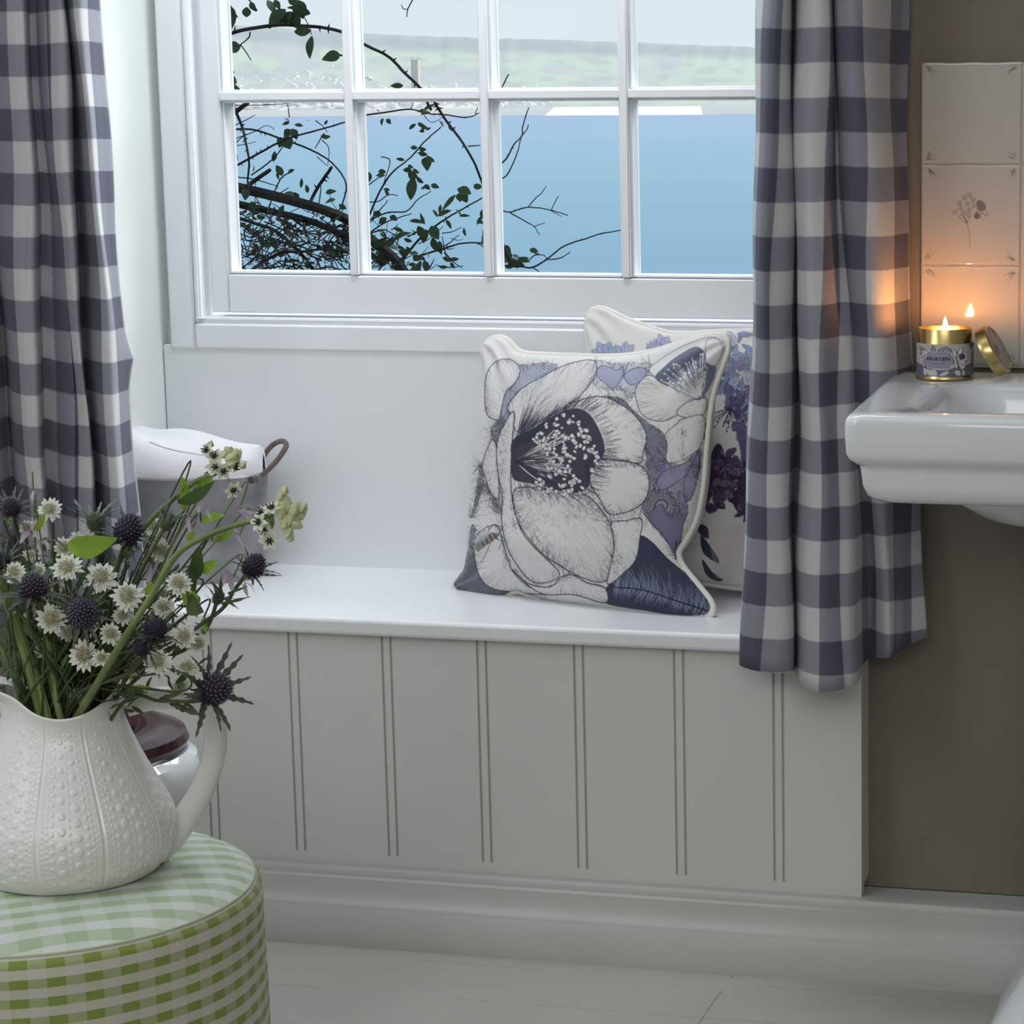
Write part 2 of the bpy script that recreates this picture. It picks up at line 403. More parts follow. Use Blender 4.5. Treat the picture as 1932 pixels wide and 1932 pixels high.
# front panel with two beads per joint cut as real grooves
gx = [-1.721, -1.577, -1.443, -1.300, -1.157, -1.014, -.869, -.728]
sec = [(-1.86, .0)]
for g in gx:
    g = g-.0065
    for d in (0, .013):
        sec += [(g+d-.0016, 0), (g+d-.0006, .0045), (g+d+.0012, .0045), (g+d+.0022, 0)]
sec += [(-.611, 0), (-.611, .30)]
b = MB(); P = np.array([[(x, y, z) for x, y in sec] for z in (.128, .458)]); b.grid(P, flip=True)
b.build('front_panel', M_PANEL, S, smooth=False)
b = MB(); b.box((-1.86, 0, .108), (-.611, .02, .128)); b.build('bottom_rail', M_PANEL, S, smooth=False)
# back panel with a scooped left end
b = MB(); out = [(-1.797, .482), (-1.815, .5), (-1.816, .70), (-1.813, .79), (-1.800, .815), (-1.799, .826), (-1.795, .829), (-.702, .829), (-.702, .482)]
out = [(max(x, -1.799), z if z > .483 else .470) for x, z in out]
n = len(out); b.add([(x, .345, z) for x, z in out]+[(x, .366, z) for x, z in out], [tuple(range(n))]+[tuple(range(n, 2*n))[::-1]]+[(i, i+n, (i+1) % n+n, (i+1) % n) for i in range(n)])
b.build('back_panel', M_SEAT, S, mods=[('bevel', .003, 2)])

# ------------------------------------------------------------------ outside: sea, far shore, village
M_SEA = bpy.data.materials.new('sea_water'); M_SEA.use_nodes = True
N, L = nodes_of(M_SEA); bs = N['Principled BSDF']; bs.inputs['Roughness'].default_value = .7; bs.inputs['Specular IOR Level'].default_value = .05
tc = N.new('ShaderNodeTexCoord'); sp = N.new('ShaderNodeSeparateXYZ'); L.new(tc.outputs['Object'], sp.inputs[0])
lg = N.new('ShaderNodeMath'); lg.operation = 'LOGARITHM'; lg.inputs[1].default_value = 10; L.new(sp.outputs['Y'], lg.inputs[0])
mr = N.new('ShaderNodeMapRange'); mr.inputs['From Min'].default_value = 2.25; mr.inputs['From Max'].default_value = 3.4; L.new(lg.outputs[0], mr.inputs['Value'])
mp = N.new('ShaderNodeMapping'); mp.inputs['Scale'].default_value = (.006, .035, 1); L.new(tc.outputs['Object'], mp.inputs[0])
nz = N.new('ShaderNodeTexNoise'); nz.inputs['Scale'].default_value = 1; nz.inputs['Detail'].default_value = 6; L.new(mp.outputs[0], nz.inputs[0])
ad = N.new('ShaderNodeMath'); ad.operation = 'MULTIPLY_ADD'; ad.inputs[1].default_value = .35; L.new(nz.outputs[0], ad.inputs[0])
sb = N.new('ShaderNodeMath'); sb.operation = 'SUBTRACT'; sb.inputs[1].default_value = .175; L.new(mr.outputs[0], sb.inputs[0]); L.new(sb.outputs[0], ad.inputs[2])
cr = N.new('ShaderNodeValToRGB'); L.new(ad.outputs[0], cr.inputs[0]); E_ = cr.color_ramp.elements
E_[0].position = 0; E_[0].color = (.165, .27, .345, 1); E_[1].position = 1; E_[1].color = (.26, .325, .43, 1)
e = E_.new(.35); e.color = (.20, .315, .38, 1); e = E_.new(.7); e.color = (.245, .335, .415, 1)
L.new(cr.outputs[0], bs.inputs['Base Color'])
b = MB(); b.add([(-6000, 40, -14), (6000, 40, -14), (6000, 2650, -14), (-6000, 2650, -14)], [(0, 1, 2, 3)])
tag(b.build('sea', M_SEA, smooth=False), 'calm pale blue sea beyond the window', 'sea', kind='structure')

# far hills: a strip from the shore to the ridge
M_HILL = mat('hazy_hillside', (.5, .5, .5), .95, vcol=True, spec=0)
nx, ny = 520, 46
xs = np.linspace(-1500, 2600, nx)
sky_x = [-1500, -600, 420, 660, 780, 900, 1170, 1300, 1420, 1750]; sky_y = [20, 60, 46, 60, 68, 71, 79, 84, 89, 96]
P = np.zeros((ny, nx, 3)); C = np.zeros((ny, nx, 3))
def vnoise(x, y, seed):
    r = np.random.default_rng(seed).random((64, 64)); xi, yi = np.floor(x).astype(int), np.floor(y).astype(int); fx, fy = x-xi, y-yi
    fx, fy = fx*fx*(3-2*fx), fy*fy*(3-2*fy); g = lambda i, j: r[i % 64, j % 64]
    return (g(xi, yi)*(1-fx)+g(xi+1, yi)*fx)*(1-fy)+(g(xi, yi+1)*(1-fx)+g(xi+1, yi+1)*fx)*fy
base_y = np.interp(xs, [150, 700, 1000, 1300, 1450, 1750], [216, 212, 208, 203, 201, 200])
for j in range(ny):
    t = j/(ny-1)
    for i in range(nx):
        top = np.interp(xs[i], sky_x, sky_y)+2.2*vnoise(np.array(xs[i]/16), np.array(3.), 5)-1
        y = base_y[i]+(top-base_y[i])*t
        P[j, i] = at(xs[i], y, 2400+1900*t)
        if j == 0: P[j, i, 2] = -15
X, T = np.meshgrid(xs, np.linspace(0, 1, ny))
n1 = vnoise(X/70, T*7, 1); n2 = vnoise(X/22, T*16, 2); n3 = vnoise(X/9, T*30, 3)
g_ = np.array([.44, .48, .405]); p_ = np.array([.43, .425, .42]); d_ = np.array([.38, .40, .37]); u_ = np.array([.33, .345, .355])  # pale greyed tones: distance haze is put into the hill colours
C[:] = g_
k = np.clip((n1-.45)*4, 0, 1)[..., None]; C = C*(1-k)+p_*k
k = np.clip((n2-.56)*5, 0, 1)[..., None]*.75; C = C*(1-k)+d_*k
k = (np.clip((T-.74)*8, 0, 1)*np.clip(1.3-abs(T-.88)*5, 0, 1)*.8)[..., None]; C = C*(1-k)+u_*k
k = (np.clip((.32-T)*6, 0, 1)*np.clip((1050-X)/150, 0, 1))[..., None]
vill = np.where((n3 > .55)[..., None], np.array([.60, .56, .52]), np.array([.38, .37, .39])); C = C*(1-k)+vill*k
k = np.clip((.05-T)*40, 0, 1)[..., None]; C = C*(1-k)+np.array([.47, .46, .44])*k
b = MB(); b.grid(P, C); tag(b.build('hillside', M_HILL), 'hazy green hills on the far shore of the bay', 'hills', kind='structure')
M_FAR = mat('far_whitewash', (.60, .57, .55), .9, noise=.08, nscale=.1); M_PIER = mat('far_pale_stone', (.95, .93, .9), .9, noise=.04, nscale=.1); M_TOWER = mat('far_sandstone', (.58, .54, .48), .9, noise=.05, nscale=.1)
b = MB()
for k in range(230):
    x = rng.uniform(425, 1030); y = rng.uniform(128, 205) if x < 700 else rng.uniform(165, 205); t = (212-y)/150
    p = at(x, y, 2400+1900*t-8); wv = rng.uniform(2, 6); hh = rng.uniform(1.5, 3.2)
    q = [(-wv, 0), (wv, 0), (wv, hh), (0, hh*1.7), (-wv, hh)]
    b.add([(p[0]+u, p[1]+v*1.6, p[2]+v) for u, v in q]+[(p[0]+u, p[1]+10+v*.5, p[2]+v) for u, v in q], [(0, 1, 2, 3, 4), (5, 9, 8, 7, 6)]+[(i, i+5, (i+1) % 5+5, (i+1) % 5) for i in range(5)])
tag(b.build('far_village', M_FAR, smooth=False), 'blurred white houses of a village along the far shore', 'village', kind='stuff')
b = MB(); p0, p1 = at(1028, 207, 2350), at(1312, 206, 2350); b.add([(p0[0], p0[1], -14), (p1[0], p1[1], -14), (p1[0]-2, p1[1]+36, -14), (p0[0]+2, p0[1]+36, -14), (p0[0]+2, p0[1]+24, -5.9), (p1[0]-2, p1[1]+24, -5.9), (p1[0]-3, p1[1]+32, -5.9), (p0[0]+3, p0[1]+32, -5.9)],
    [(0, 1, 5, 4), (1, 2, 6, 5), (2, 3, 7, 6), (3, 0, 4, 7), (4, 5, 6, 7)])
tag(b.build('harbour_wall', M_PIER, smooth=False), 'long white harbour wall at the water line of the far shore', 'harbour wall')
b = MB(); p0 = at(783, 168, 2680); b.box((p0[0]-4.2, 2680, p0[2]-3), (p0[0]+4.2, 2688, p0[2]+33))
for sx in (-4.2, 3.2): b.box((p0[0]+sx, 2680, p0[2]+33), (p0[0]+sx+1, 2681, p0[2]+36)); b.box((p0[0]+sx, 2687, p0[2]+33), (p0[0]+sx+1, 2688, p0[2]+36))
tag(b.build('church_tower', M_TOWER, smooth=False), 'hazy pale stone church tower on the far shore', 'tower')
# ------------------------------------------------------------------ rose briars outside the window
M_BARK = mat('briar_bark', (.013, .011, .011), .8, noise=.3, nscale=30, spec=.2)
M_BLEAF = mat('briar_leaf', (.026, .046, .020), .6, noise=.35, nscale=25, trans=.18, spec=.2)
c2 = lambda pts: [(400+x/3.22, 150+y/3.22) for x, y in pts]
c8 = lambda pts: [(400+x/4.6, y/4.6) for x, y in pts]
c9 = lambda pts: [(880+x/3.45, y/3.45) for x, y in pts]
PXM = 4600/5.0   # px per metre out there
def branch(b, pts, w, Y, taper=.5, thorns=0, wig=.6):
    p = catmull(pts, 7); k = len(p)
    p = p+rng.normal(0, wig, p.shape)*np.linspace(0, 1, k)[:, None]
    Q = np.array([at(x, y, Y+.03*math.sin(i*.25)) for i, (x, y) in enumerate(p)])
    r = w*1.3/PXM/2*np.linspace(1, taper, k)
    b.tube(Q, r, 6)
    for _ in range(thorns):
        i = rng.integers(1, k-1); d = Q[i+1]-Q[i]; d /= np.linalg.norm(d); s = np.cross(d, (0, 1, 0))*rng.choice([-1, 1]); s /= np.linalg.norm(s)
        b.tube([Q[i], Q[i]+s*r[i]*1.5, Q[i]+s*r[i]*3.2+d*r[i]], [r[i]*.9, r[i]*.5, r[i]*.05], 5)
    return Q
def bleaf(b, x, y, l, ang, Y, wid=.5, tone=1.0):
    """one leaf blade: pixel position of its base, length px, direction in degrees"""
    c = at(x, y, Y); L_ = l/PXM; d = math.cos(math.radians(ang))*RT-math.sin(math.radians(ang))*UP
    nrm = -FW+.5*rng.normal(0, 1, 3); nrm /= np.linalg.norm(nrm); s = np.cross(d, nrm); s /= np.linalg.norm(s)
    ts = [0, .12, .3, .5, .7, .88, 1]; ws = [.05, .55, .95, 1, .75, .35, .0]
    rows = []
    for t, w_ in zip(ts, ws):
        m = c+d*L_*t+nrm*L_*.12*math.sin(t*PI)
        rows.append([m-s*w_*wid*L_/2+nrm*.04*L_*w_, m, m+s*w_*wid*L_/2+nrm*.04*L_*w_])
    b.grid(np.array(rows))
# arching briar over the top-left panes
A = empty('arching_briar', at(440, 300, 1.5), 'thorny arching briar stem with hanging dark leaves crossing the top-left panes', 'briar')
stems = [(c8([(60, 330), (230, 270), (420, 235), (600, 215), (800, 225), (960, 240), (1150, 285), (1350, 400), (1530, 490), (1680, 640), (1800, 755), (1850, 850), (1900, 950)]), 5.5, 9),
         ([(820, 193), (842, 228), (872, 268), (897, 312), (914, 358)], 4.5, 8), (c8([(330, 280), (320, 325), (250, 385), (200, 400)]), 2.2, 0), (c8([(250, 390), (300, 460), (340, 525)]), 2, 0),
         (c8([(90, 405), (160, 390)]), 4, 0), (c8([(1750, -20), (1700, 80), (1690, 145)]), 2, 0), (c8([(1700, 80), (1660, 75), (1645, 40)]), 1.5, 0), ([(946, 168), (952, 155), (959, 141)], 2.2, 0),
         (c8([(1120, 480), (1160, 485)]), 3, 0), (c8([(700, -20), (720, 60), (700, 150)]), 3, 0), (c8([(800, 150), (850, 240), (860, 300)]), 1.6, 0), (c8([(300, -20), (340, 20), (390, 90)]), 2.5, 0)]
for p, w_, th in stems:
    b = MB(); branch(b, p, w_, 1.5, .75, th, .3); b.build('stem', M_BARK, A)
b = MB()
for x, y, l, a, wd in [(95, 10, 50, 80, .6), (130, 20, 22, 60, .4), (165, 60, 20, 55, .4), (300, 60, 16, 90, .8), (330, 20, 18, 55, .5), (480, 0, 22, 65, .7), (540, 0, 18, 60, .5), (640, 80, 40, 130, .55), (600, 100, 26, 110, .6),
        (700, 60, 28, 20, .7), (690, 100, 24, 120, .7), (730, 60, 22, 60, .7), (740, 110, 22, 80, .6), (680, 150, 14, 130, .9), (720, 0, 30, 60, .7), (660, 0, 16, 20, .6), (770, 90, 16, 20, .6), (710, 90, 30, 75, .8), (650, 70, 20, 10, .8), (760, 60, 14, 60, .6),
        (860, 265, 26, 175, .55), (868, 310, 36, 95, .33), (250, 400, 22, 160, .95), (110, 405, 12, 180, .6), (1115, 475, 30, 165, .55), (110, 615, 16, 10, .4), (120, 650, 22, 40, .5), (150, 690, 14, 60, .8), (190, 690, 12, 100, .8), (140, 740, 20, 20, .4), (120, 750, 10, 60, .5), (1660, 745, 20, 180, .4)]:
    bleaf(b, 400+x/4.6, y/4.6, l*1.22, a, 1.5, wd*1.08)
b.build('foliage', M_BLEAF, A)

B = empty('rose_bush', at(470, 560, 1.7), 'dark tangled leafy rose bush outside the two lower-left panes', 'bush')
T = [  # trunk-like stems
 (c2([(80, 640), (300, 690), (500, 740), (700, 800), (850, 870), (1000, 1000), (1120, 1100), (1200, 1220)]), 17, 0), (c2([(90, 740), (350, 800), (560, 850), (740, 920), (900, 1020), (1040, 1120)]), 12, 0),
 (c2([(90, 820), (250, 870), (400, 930), (560, 1080), (640, 1200)]), 6, 0), (c2([(220, 1170), (400, 1060), (560, 1045), (700, 1030), (850, 1060)]), 5, 0), (c2([(210, 650), (280, 600), (350, 550)]), 7, 0),
 (c2([(590, 760), (640, 660), (725, 535)]), 6, 3), (c2([(90, 230), (140, 200), (215, 140)]), 8, 0), (c2([(120, 140), (180, 280), (205, 380), (225, 500), (215, 640)]), 5, 5),
 (c2([(90, 305), (250, 305), (420, 360), (560, 410), (680, 470), (760, 540), (815, 640), (790, 760), (740, 830)]), 3.6, 9), (c2([(100, 550), (300, 440), (420, 375), (520, 340), (690, 295), (800, 262), (900, 235)]), 3.6, 9),
 (c2([(240, 580), (350, 500), (440, 400)]), 2.6, 3), (c2([(470, 230), (465, 190), (458, 145)]), 1.8, 0), (c2([(680, 330), (660, 360), (625, 420)]), 2.6, 2), (c2([(630, 250), (680, 290), (700, 320)]), 1.8, 0),
 (c2([(380, 680), (420, 600), (480, 560)]), 2.8, 2), (c2([(100, 590), (250, 605), (400, 650)]), 2.6, 0), (c2([(670, 370), (710, 420), (705, 520)]), 1.8, 0), (c2([(640, 470), (700, 525)]), 1.6, 0),
 (c2([(110, 430), (160, 370), (210, 330)]), 2.2, 0), (c2([(110, 370), (250, 320), (330, 280), (380, 305)]), 1.6, 0), (c2([(110, 410), (270, 380)]), 1.6, 0), (c2([(110, 290), (200, 250), (260, 215)]), 1.8, 0),
 (c2([(100, 155), (300, 155), (440, 148), (500, 150)]), 1.6, 2),
 (c2([(840, 225), (900, 220), (1050, 200), (1200, 180), (1300, 205), (1420, 215), (1550, 230), (1620, 205)]), 3, 7), (c2([(1210, 175), (1225, 138)]), 1.8, 0), (c2([(1600, 205), (1615, 170)]), 1.8, 0),
 (c2([(930, 900), (970, 790), (1030, 660), (1100, 560), (1200, 480), (1290, 380), (1390, 290)]), 3.2, 5), (c2([(930, 870), (1060, 810), (1180, 800), (1250, 730), (1330, 680)]), 2.6, 2), (c2([(930, 955), (1050, 870), (1210, 815)]), 2.6, 2),
 (c2([(1120, 1150), (1250, 980), (1370, 880), (1500, 800), (1680, 700)]), 4, 6), (c2([(1230, 1080), (1430, 1020), (1520, 995), (1690, 990)]), 3.4, 5), (c2([(1640, 1000), (1660, 820)]), 2.6, 3), (c2([(1600, 990), (1640, 1010), (1680, 1060)]), 2, 0),
 (c2([(1030, 470), (1080, 490), (1060, 580), (1030, 660)]), 2, 0), (c2([(910, 745), (1010, 740), (1070, 700), (1130, 705)]), 2.2, 0), (c2([(1560, 405), (1630, 400)]), 2.6, 0), (c2([(930, 660), (1000, 605), (1060, 580)]), 2, 0), (c2([(1270, 190), (1330, 260), (1400, 230)]), 1.5, 0),
 (c9([(160, 1110), (215, 1075), (265, 1025), (310, 940), (360, 885), (365, 830), (385, 760), (405, 700)]), 2.6, 5), (c9([(160, 1200), (225, 1165), (270, 1130), (330, 1000), (355, 900), (395, 840), (402, 810)]), 2.4, 3), (c9([(180, 1340), (225, 1365), (285, 1380), (400, 1350), (540, 1365), (660, 1402)]), 2.4, 3),
 (c9([(400, 1350), (450, 1290), (490, 1255), (520, 1210)]), 1.9, 0), (c9([(555, 1360), (580, 1310), (600, 1275)]), 1.7, 0), (c9([(285, 1385), (400, 1450), (440, 1475), (475, 1530)]), 2, 0), (c9([(440, 1475), (510, 1450)]), 1.6, 0), (c9([(540, 1365), (620, 1410)]), 1.5, 0),
 (c9([(150, 1720), (350, 1735), (430, 1740), (520, 1690), (640, 1600), (790, 1550), (880, 1520), (1020, 1498)]), 3, 4), (c9([(520, 1690), (610, 1680), (675, 1640)]), 2.2, 0), (c9([(400, 1700), (450, 1660), (510, 1665), (520, 1695)]), 2, 0), (c9([(430, 1740), (490, 1780)]), 2, 0), (c9([(230, 1560), (250, 1620), (300, 1700)]), 5, 0)]
for p, w_, th in T:
    b = MB(); branch(b, p, w_, 1.7+rng.uniform(-.12, .12), .55 if w_ < 6 else .85, th, .35); b.build('branch', M_BARK, B)
# thicket of fine twigs
b = MB()
for k in range(300):
    x = rng.uniform(425, 700); y = rng.uniform(355, 540)
    if y < 380+(x-430)*.12: y += 60
    a = rng.normal(.3, .75)+(PI if rng.random() < .4 else 0); l = rng.uniform(25, 85)
    c = rng.normal(0, 8, 2)
    branch(b, [(x, y), (x+math.cos(a)*l*.5+c[0], y+math.sin(a)*l*.5+c[1]), (x+math.cos(a)*l, y+math.sin(a)*l)], rng.uniform(1.2, 3.0), 1.7+rng.uniform(-.2, .2), .5, 1 if k % 3 == 0 else 0, .5)
for k in range(30):
    x = rng.uniform(690, 860); y = rng.uniform(430, 530); a = rng.normal(-.6, .7); l = rng.uniform(15, 50)
    branch(b, [(x, y), (x+math.cos(a)*l*.5, y+math.sin(a)*l*.5+3), (x+math.cos(a)*l, y+math.sin(a)*l)], rng.uniform(1.2, 2.4), 1.7+rng.uniform(-.2, .2), .5, 0, .4)
for k in range(40):   # stems running down to the ground out of sight
    x = rng.uniform(420, 800); p = at(x, 540, 1.7+rng.uniform(-.2, .3)); b.tube([p, p+V3(.02, .02, -.4), p+V3(.0, .03, -.9)], .006, 5)
tag(b.build('twigs', M_BARK, B), kind='stuff')
b = MB()
LV = [(470, 300, 18, 120, .8), (480, 300, 22, 60, .7), (445, 340, 26, 70, .9), (420, 350, 20, 100, .9), (470, 260, 14, 160, .5), (500, 275, 16, 10, .5), (440, 235, 12, 40, .5), (600, 245, 13, 180, .7), (660, 345, 18, 0, .5), (685, 275, 10, 300, .5),
      (150, 500, 16, 270, .35), (245, 560, 12, 280, .5), (370, 500, 20, 280, .5), (390, 520, 22, 60, .6), (400, 560, 16, 80, .5), (460, 570, 14, 330, .5), (500, 710, 18, 200, .7), (530, 700, 22, 150, .8), (540, 660, 18, 275, .35), (580, 690, 16, 260, .5), (690, 690, 20, 350, .5),
      (240, 740, 24, 80, .7), (200, 660, 22, 90, .8), (680, 1000, 18, 80, .6), (640, 1000, 14, 60, .6), (330, 960, 26, 30, .4), (290, 1000, 26, 10, .4), (280, 950, 20, 60, .5), (750, 730, 20, 160, .6), (770, 760, 16, 30, .6), (800, 820, 14, 60, .6),
      (1040, 235, 14, 100, .7), (1060, 240, 12, 50, .7), (1020, 195, 8, 220, .6), (1360, 150, 26, 150, .5), (1330, 200, 20, 165, .7), (1300, 190, 16, 170, .6), (1250, 265, 14, 20, .6), (1240, 270, 16, 140, .5), (1270, 290, 13, 10, .8), (1290, 310, 10, 170, .7), (1300, 305, 10, 340, .5),
      (1380, 250, 14, 60, .6), (1440, 270, 14, 70, .5), (1250, 415, 13, 180, .6), (1260, 425, 13, 0, .7), (1250, 445, 18, 10, .5), (1300, 460, 20, 40, .35), (1305, 470, 26, 88, .75), (1170, 490, 16, 190, .4), (1190, 520, 12, 30, .5), (1160, 550, 16, 0, .6), (1220, 545, 14, 30, .6), (1190, 570, 20, 20, .8),
      (1225, 590, 42, 97, .45), (1240, 590, 18, 40, .5), (1290, 640, 14, 40, .6), (1330, 640, 16, 20, .6), (1300, 650, 10, 150, .5), (950, 560, 22, 95, .8), (940, 590, 16, 150, .8), (1010, 560, 14, 0, .8), (1050, 585, 16, 180, .5), (1050, 670, 13, 60, .5), (1040, 665, 12, 10, .5),
      (1490, 665, 26, 20, .7), (1530, 690, 18, 70, .9), (1480, 700, 38, 130, .22), (1590, 640, 14, 30, .8), (1500, 690, 16, 80, .8), (1060, 840, 18, 140, .7), (1080, 830, 16, 30, .7), (980, 810, 14, 40, .7), (1030, 820, 14, 200, .7),
      (1200, 860, 30, 10, .3), (1290, 880, 22, 250, .3), (1340, 790, 16, 60, .4), (1390, 760, 16, 100, .4), (1370, 830, 24, 330, .35), (1390, 810, 20, 345, .3), (1420, 850, 20, 60, .35), (1480, 790, 16, 50, .4), (1500, 830, 20, 0, .3), (1530, 900, 16, 75, .4), (1650, 800, 22, 270, .35), (1640, 830, 18, 120, .4), (1660, 870, 14, 180, .4),
      (1250, 890, 26, 60, .6), (1300, 910, 26, 100, .7), (1330, 890, 28, 60, .7), (1270, 930, 20, 200, .6), (1340, 960, 28, 70, .5), (1380, 980, 26, 80, .5), (1100, 900, 20, 20, .35), (1090, 990, 40, 335, .45), (1110, 980, 24, 150, .6), (1190, 930, 16, 20, .7), (960, 920, 18, 160, .6), (1000, 910, 16, 40, .6), (1030, 920, 14, 60, .7),
      (1060, 950, 26, 130, .6), (1080, 1020, 18, 20, .7), (1060, 1040, 28, 100, .7), (1000, 970, 20, 100, .6), (1190, 1060, 18, 200, .8), (1220, 1070, 16, 30, .8), (1170, 1090, 18, 150, .8), (1270, 1100, 26, 100, .6), (1290, 1100, 26, 80, .5), (1240, 1130, 20, 110, .7), (1290, 1040, 16, 60, .8), (1400, 1080, 20, 20, .4), (1440, 1090, 18, 0, .4), (1450, 1110, 14, 60, .5), (1380, 1140, 16, 0, .4), (1400, 1170, 24, 10, .3), (1100, 1100, 24, 20, .7), (1130, 1130, 22, 80, .7)]
for x, y, l, a, wd in LV: bleaf(b, 400+x/3.22, 150+y/3.22, l*1.1, a, 1.7+rng.uniform(-.1, .1), wd)
for x, y, l, a, wd in [(240, 1600, 20, 40, .6), (250, 1630, 26, 60, .6), (260, 1690, 34, 20, .5), (330, 1690, 26, 10, .5), (300, 1660, 22, 30, .6), (280, 1720, 30, 5, .5), (350, 1700, 18, 340, .5), (250, 1740, 20, 350, .5), (235, 1660, 18, 70, .7), (410, 1625, 18, 15, .6), (440, 1645, 12, 10, .7), (60, 1200, 14, 30, .6), (100, 1365, 18, 90, .5)]:
    bleaf(b, 880+x/3.45, y/3.45, l, a, 1.7, wd)
for k in range(130):
    bleaf(b, rng.uniform(425, 700), rng.uniform(400, 515), rng.uniform(8, 20), rng.uniform(0, 360), 1.7+rng.uniform(-.2, .2), .55)
for k in range(26):
    bleaf(b, rng.uniform(700, 830), rng.uniform(440, 515), rng.uniform(10, 20), rng.uniform(0, 360), 1.7+rng.uniform(-.15, .15), .5)
b.build('foliage', M_BLEAF, B)
b = MB(); b.box((-6, .6, -.6), (3, 6, -.1)); struct(b.build('ground', mat('garden_soil', (.08, .07, .05), .9, noise=.3, nscale=5), smooth=False), 'garden ground outside below the window', 'ground')

# ------------------------------------------------------------------ gingham curtains
M_GING = check_mat('gingham_cloth', ((.78, .79, .80), (.37, .385, .45), (.13, .137, .195)), trans=.36)
CHK = .0442
def curtain(top, bot, ytop, ybot, ztop, zbot, sway, row0, seam=None, ns=26):
    """top / bot: (s in checks, image x, Y) along the hem and the heading; cloth hangs between them"""
    T_ = np.array(top, float); B_ = np.array(bot, float)
    s = np.unique(np.concatenate([np.linspace(a, b_, ns//3, endpoint=False) for a, b_ in zip(T_[:-1, 0], T_[1:, 0])]+[[T_[-1, 0]]]))
    def curve(A, yref):
        W_ = np.array([[at(x, yref, Y)[0], Y] for _, x, Y in A])
        o = np.zeros((len(s), 2))
        # smooth monotone-ish interpolation
        d = np.gradient(W_, A[:, 0], axis=0)
        for k in range(len(A)-1):
            h = A[k+1, 0]-A[k, 0]; m = (s >= A[k, 0]-1e-9) & (s <= A[k+1, 0]+1e-9); t = ((s[m]-A[k, 0])/h)[:, None]
            o[m] = (2*t**3-3*t**2+1)*W_[k]+(t**3-2*t**2+t)*h*d[k]+(-2*t**3+3*t**2)*W_[k+1]+(t**3-t**2)*h*d[k+1]
        return o
    ct, cb = curve(T_, ytop), curve(B_, ybot)
    nz = 90; P = np.zeros((len(s), nz, 3)); U = np.zeros((len(s), nz, 2))
    zt_ref = at(700, ytop, -.05)[2]; zb_ref = at(700, ybot, -.05)[2]
    for i in range(len(s)):
        zb = zbot(s[i]); z = np.linspace(ztop, zb, nz); t = (zt_ref-z)/(zt_ref-zb_ref)
        tt = np.clip(t, -1.0, 1.15)[:, None]
        xy = ct[i]+(cb[i]-ct[i])*tt
        xy[:, 0] += .0025*np.sin(s[i]*2.3+z*9)+.0015*np.sin(z*23+s[i]); xy[:, 1] += .003*np.sin(s[i]*1.7+z*11)
        if sway is not None: xy += sway(s[i], z)
        P[i] = np.concatenate([xy, z[:, None]], 1); U[i] = np.stack([np.full(nz, s[i]+.475), (z-row0)/CHK+1.475+.04*np.sin(s[i]*.9)], 1)
    return P, U
zr = at(1540, 52, -.08)[2]           # top edge of a dark row, right curtain
top = [(-1.4, 1470, .03), (-.6, 1432, .0), (-.25, 1428, -.05), (.1, 1441, -.085), (.55, 1455, -.095), (1, 1468, -.085), (2, 1494, -.05), (2.5, 1501, -.015), (3, 1503, -.055), (3.5, 1528, -.09), (4, 1558, -.085), (5, 1573, -.035), (5.6, 1583, -.035), (6, 1586, -.06), (6.5, 1605, -.085), (7, 1630, -.085), (7.6, 1662, -.06), (8, 1683, -.02), (8.5, 1698, .018), (9, 1712, .036), (9.5, 1700, .046)]
bot = [(-1.4, 1450, .0), (-.6, 1410, -.02), (-.25, 1403, -.06), (.1, 1404, -.085), (.55, 1420, -.1), (1, 1437, -.105), (2, 1493, -.085), (2.5, 1502, -.04), (3, 1507, -.065), (3.5, 1522, -.10), (4, 1543, -.115), (5, 1589, -.11), (5.6, 1618, -.09), (6, 1629, -.045), (6.5, 1640, -.02), (7, 1652, -.03), (7.6, 1676, -.045), (8, 1687, -.04), (8.5, 1702, -.035), (9, 1716, -.02), (9.5, 1743, .0)]
def hemR(s): return float(np.interp(s, [-1.4, 0, 2, 2.5, 3, 4, 5, 5.6, 6.2, 7.5, 8.5, 9.5], [.462, .457, .449, .447, .436, .432, .438, .441, .456, .465, .474, .485]))
rc = empty('gingham_curtain', (-.65, -.06, .45), 'blue-grey and white checked curtain to the right of the window, beside the basin', 'curtain', 'gingham curtains at the window')
P, U = curtain(top, bot, 200, 1150, 2.28, None, None, zr, ns=27) if False else (None, None)
P, U = curtain(top, bot, 200, 1150, 2.28, hemR, lambda s, z: np.stack([np.zeros_like(z), np.where(s > 7.2, np.clip((s-7.2)/1.5, 0, 1)*.030*np.exp(-((z-.80)/.16)**2), 0)], 1), zr)
sl = P[:, :, 0] > -1e9
b = MB(); b.grid(P, uv=U); b.build('cloth_panel', M_GING, rc, mods=[('solid', .0012, 0)])
M_LINING = mat('curtain_lining', (.80, .79, .78), .9, trans=.35, bump=.1, bscale=300)
# pale lining turned along the inner edge
i1 = int(np.argmin(abs(np.linspace(0, 1, len(P))*0+np.arange(len(P))-0)))
ed = P[:14].copy(); ed[:, :, 1] += .006; ed[:, :, 0] -= .003
b = MB(); b.grid(ed); b.build('lining', M_LINING, rc)

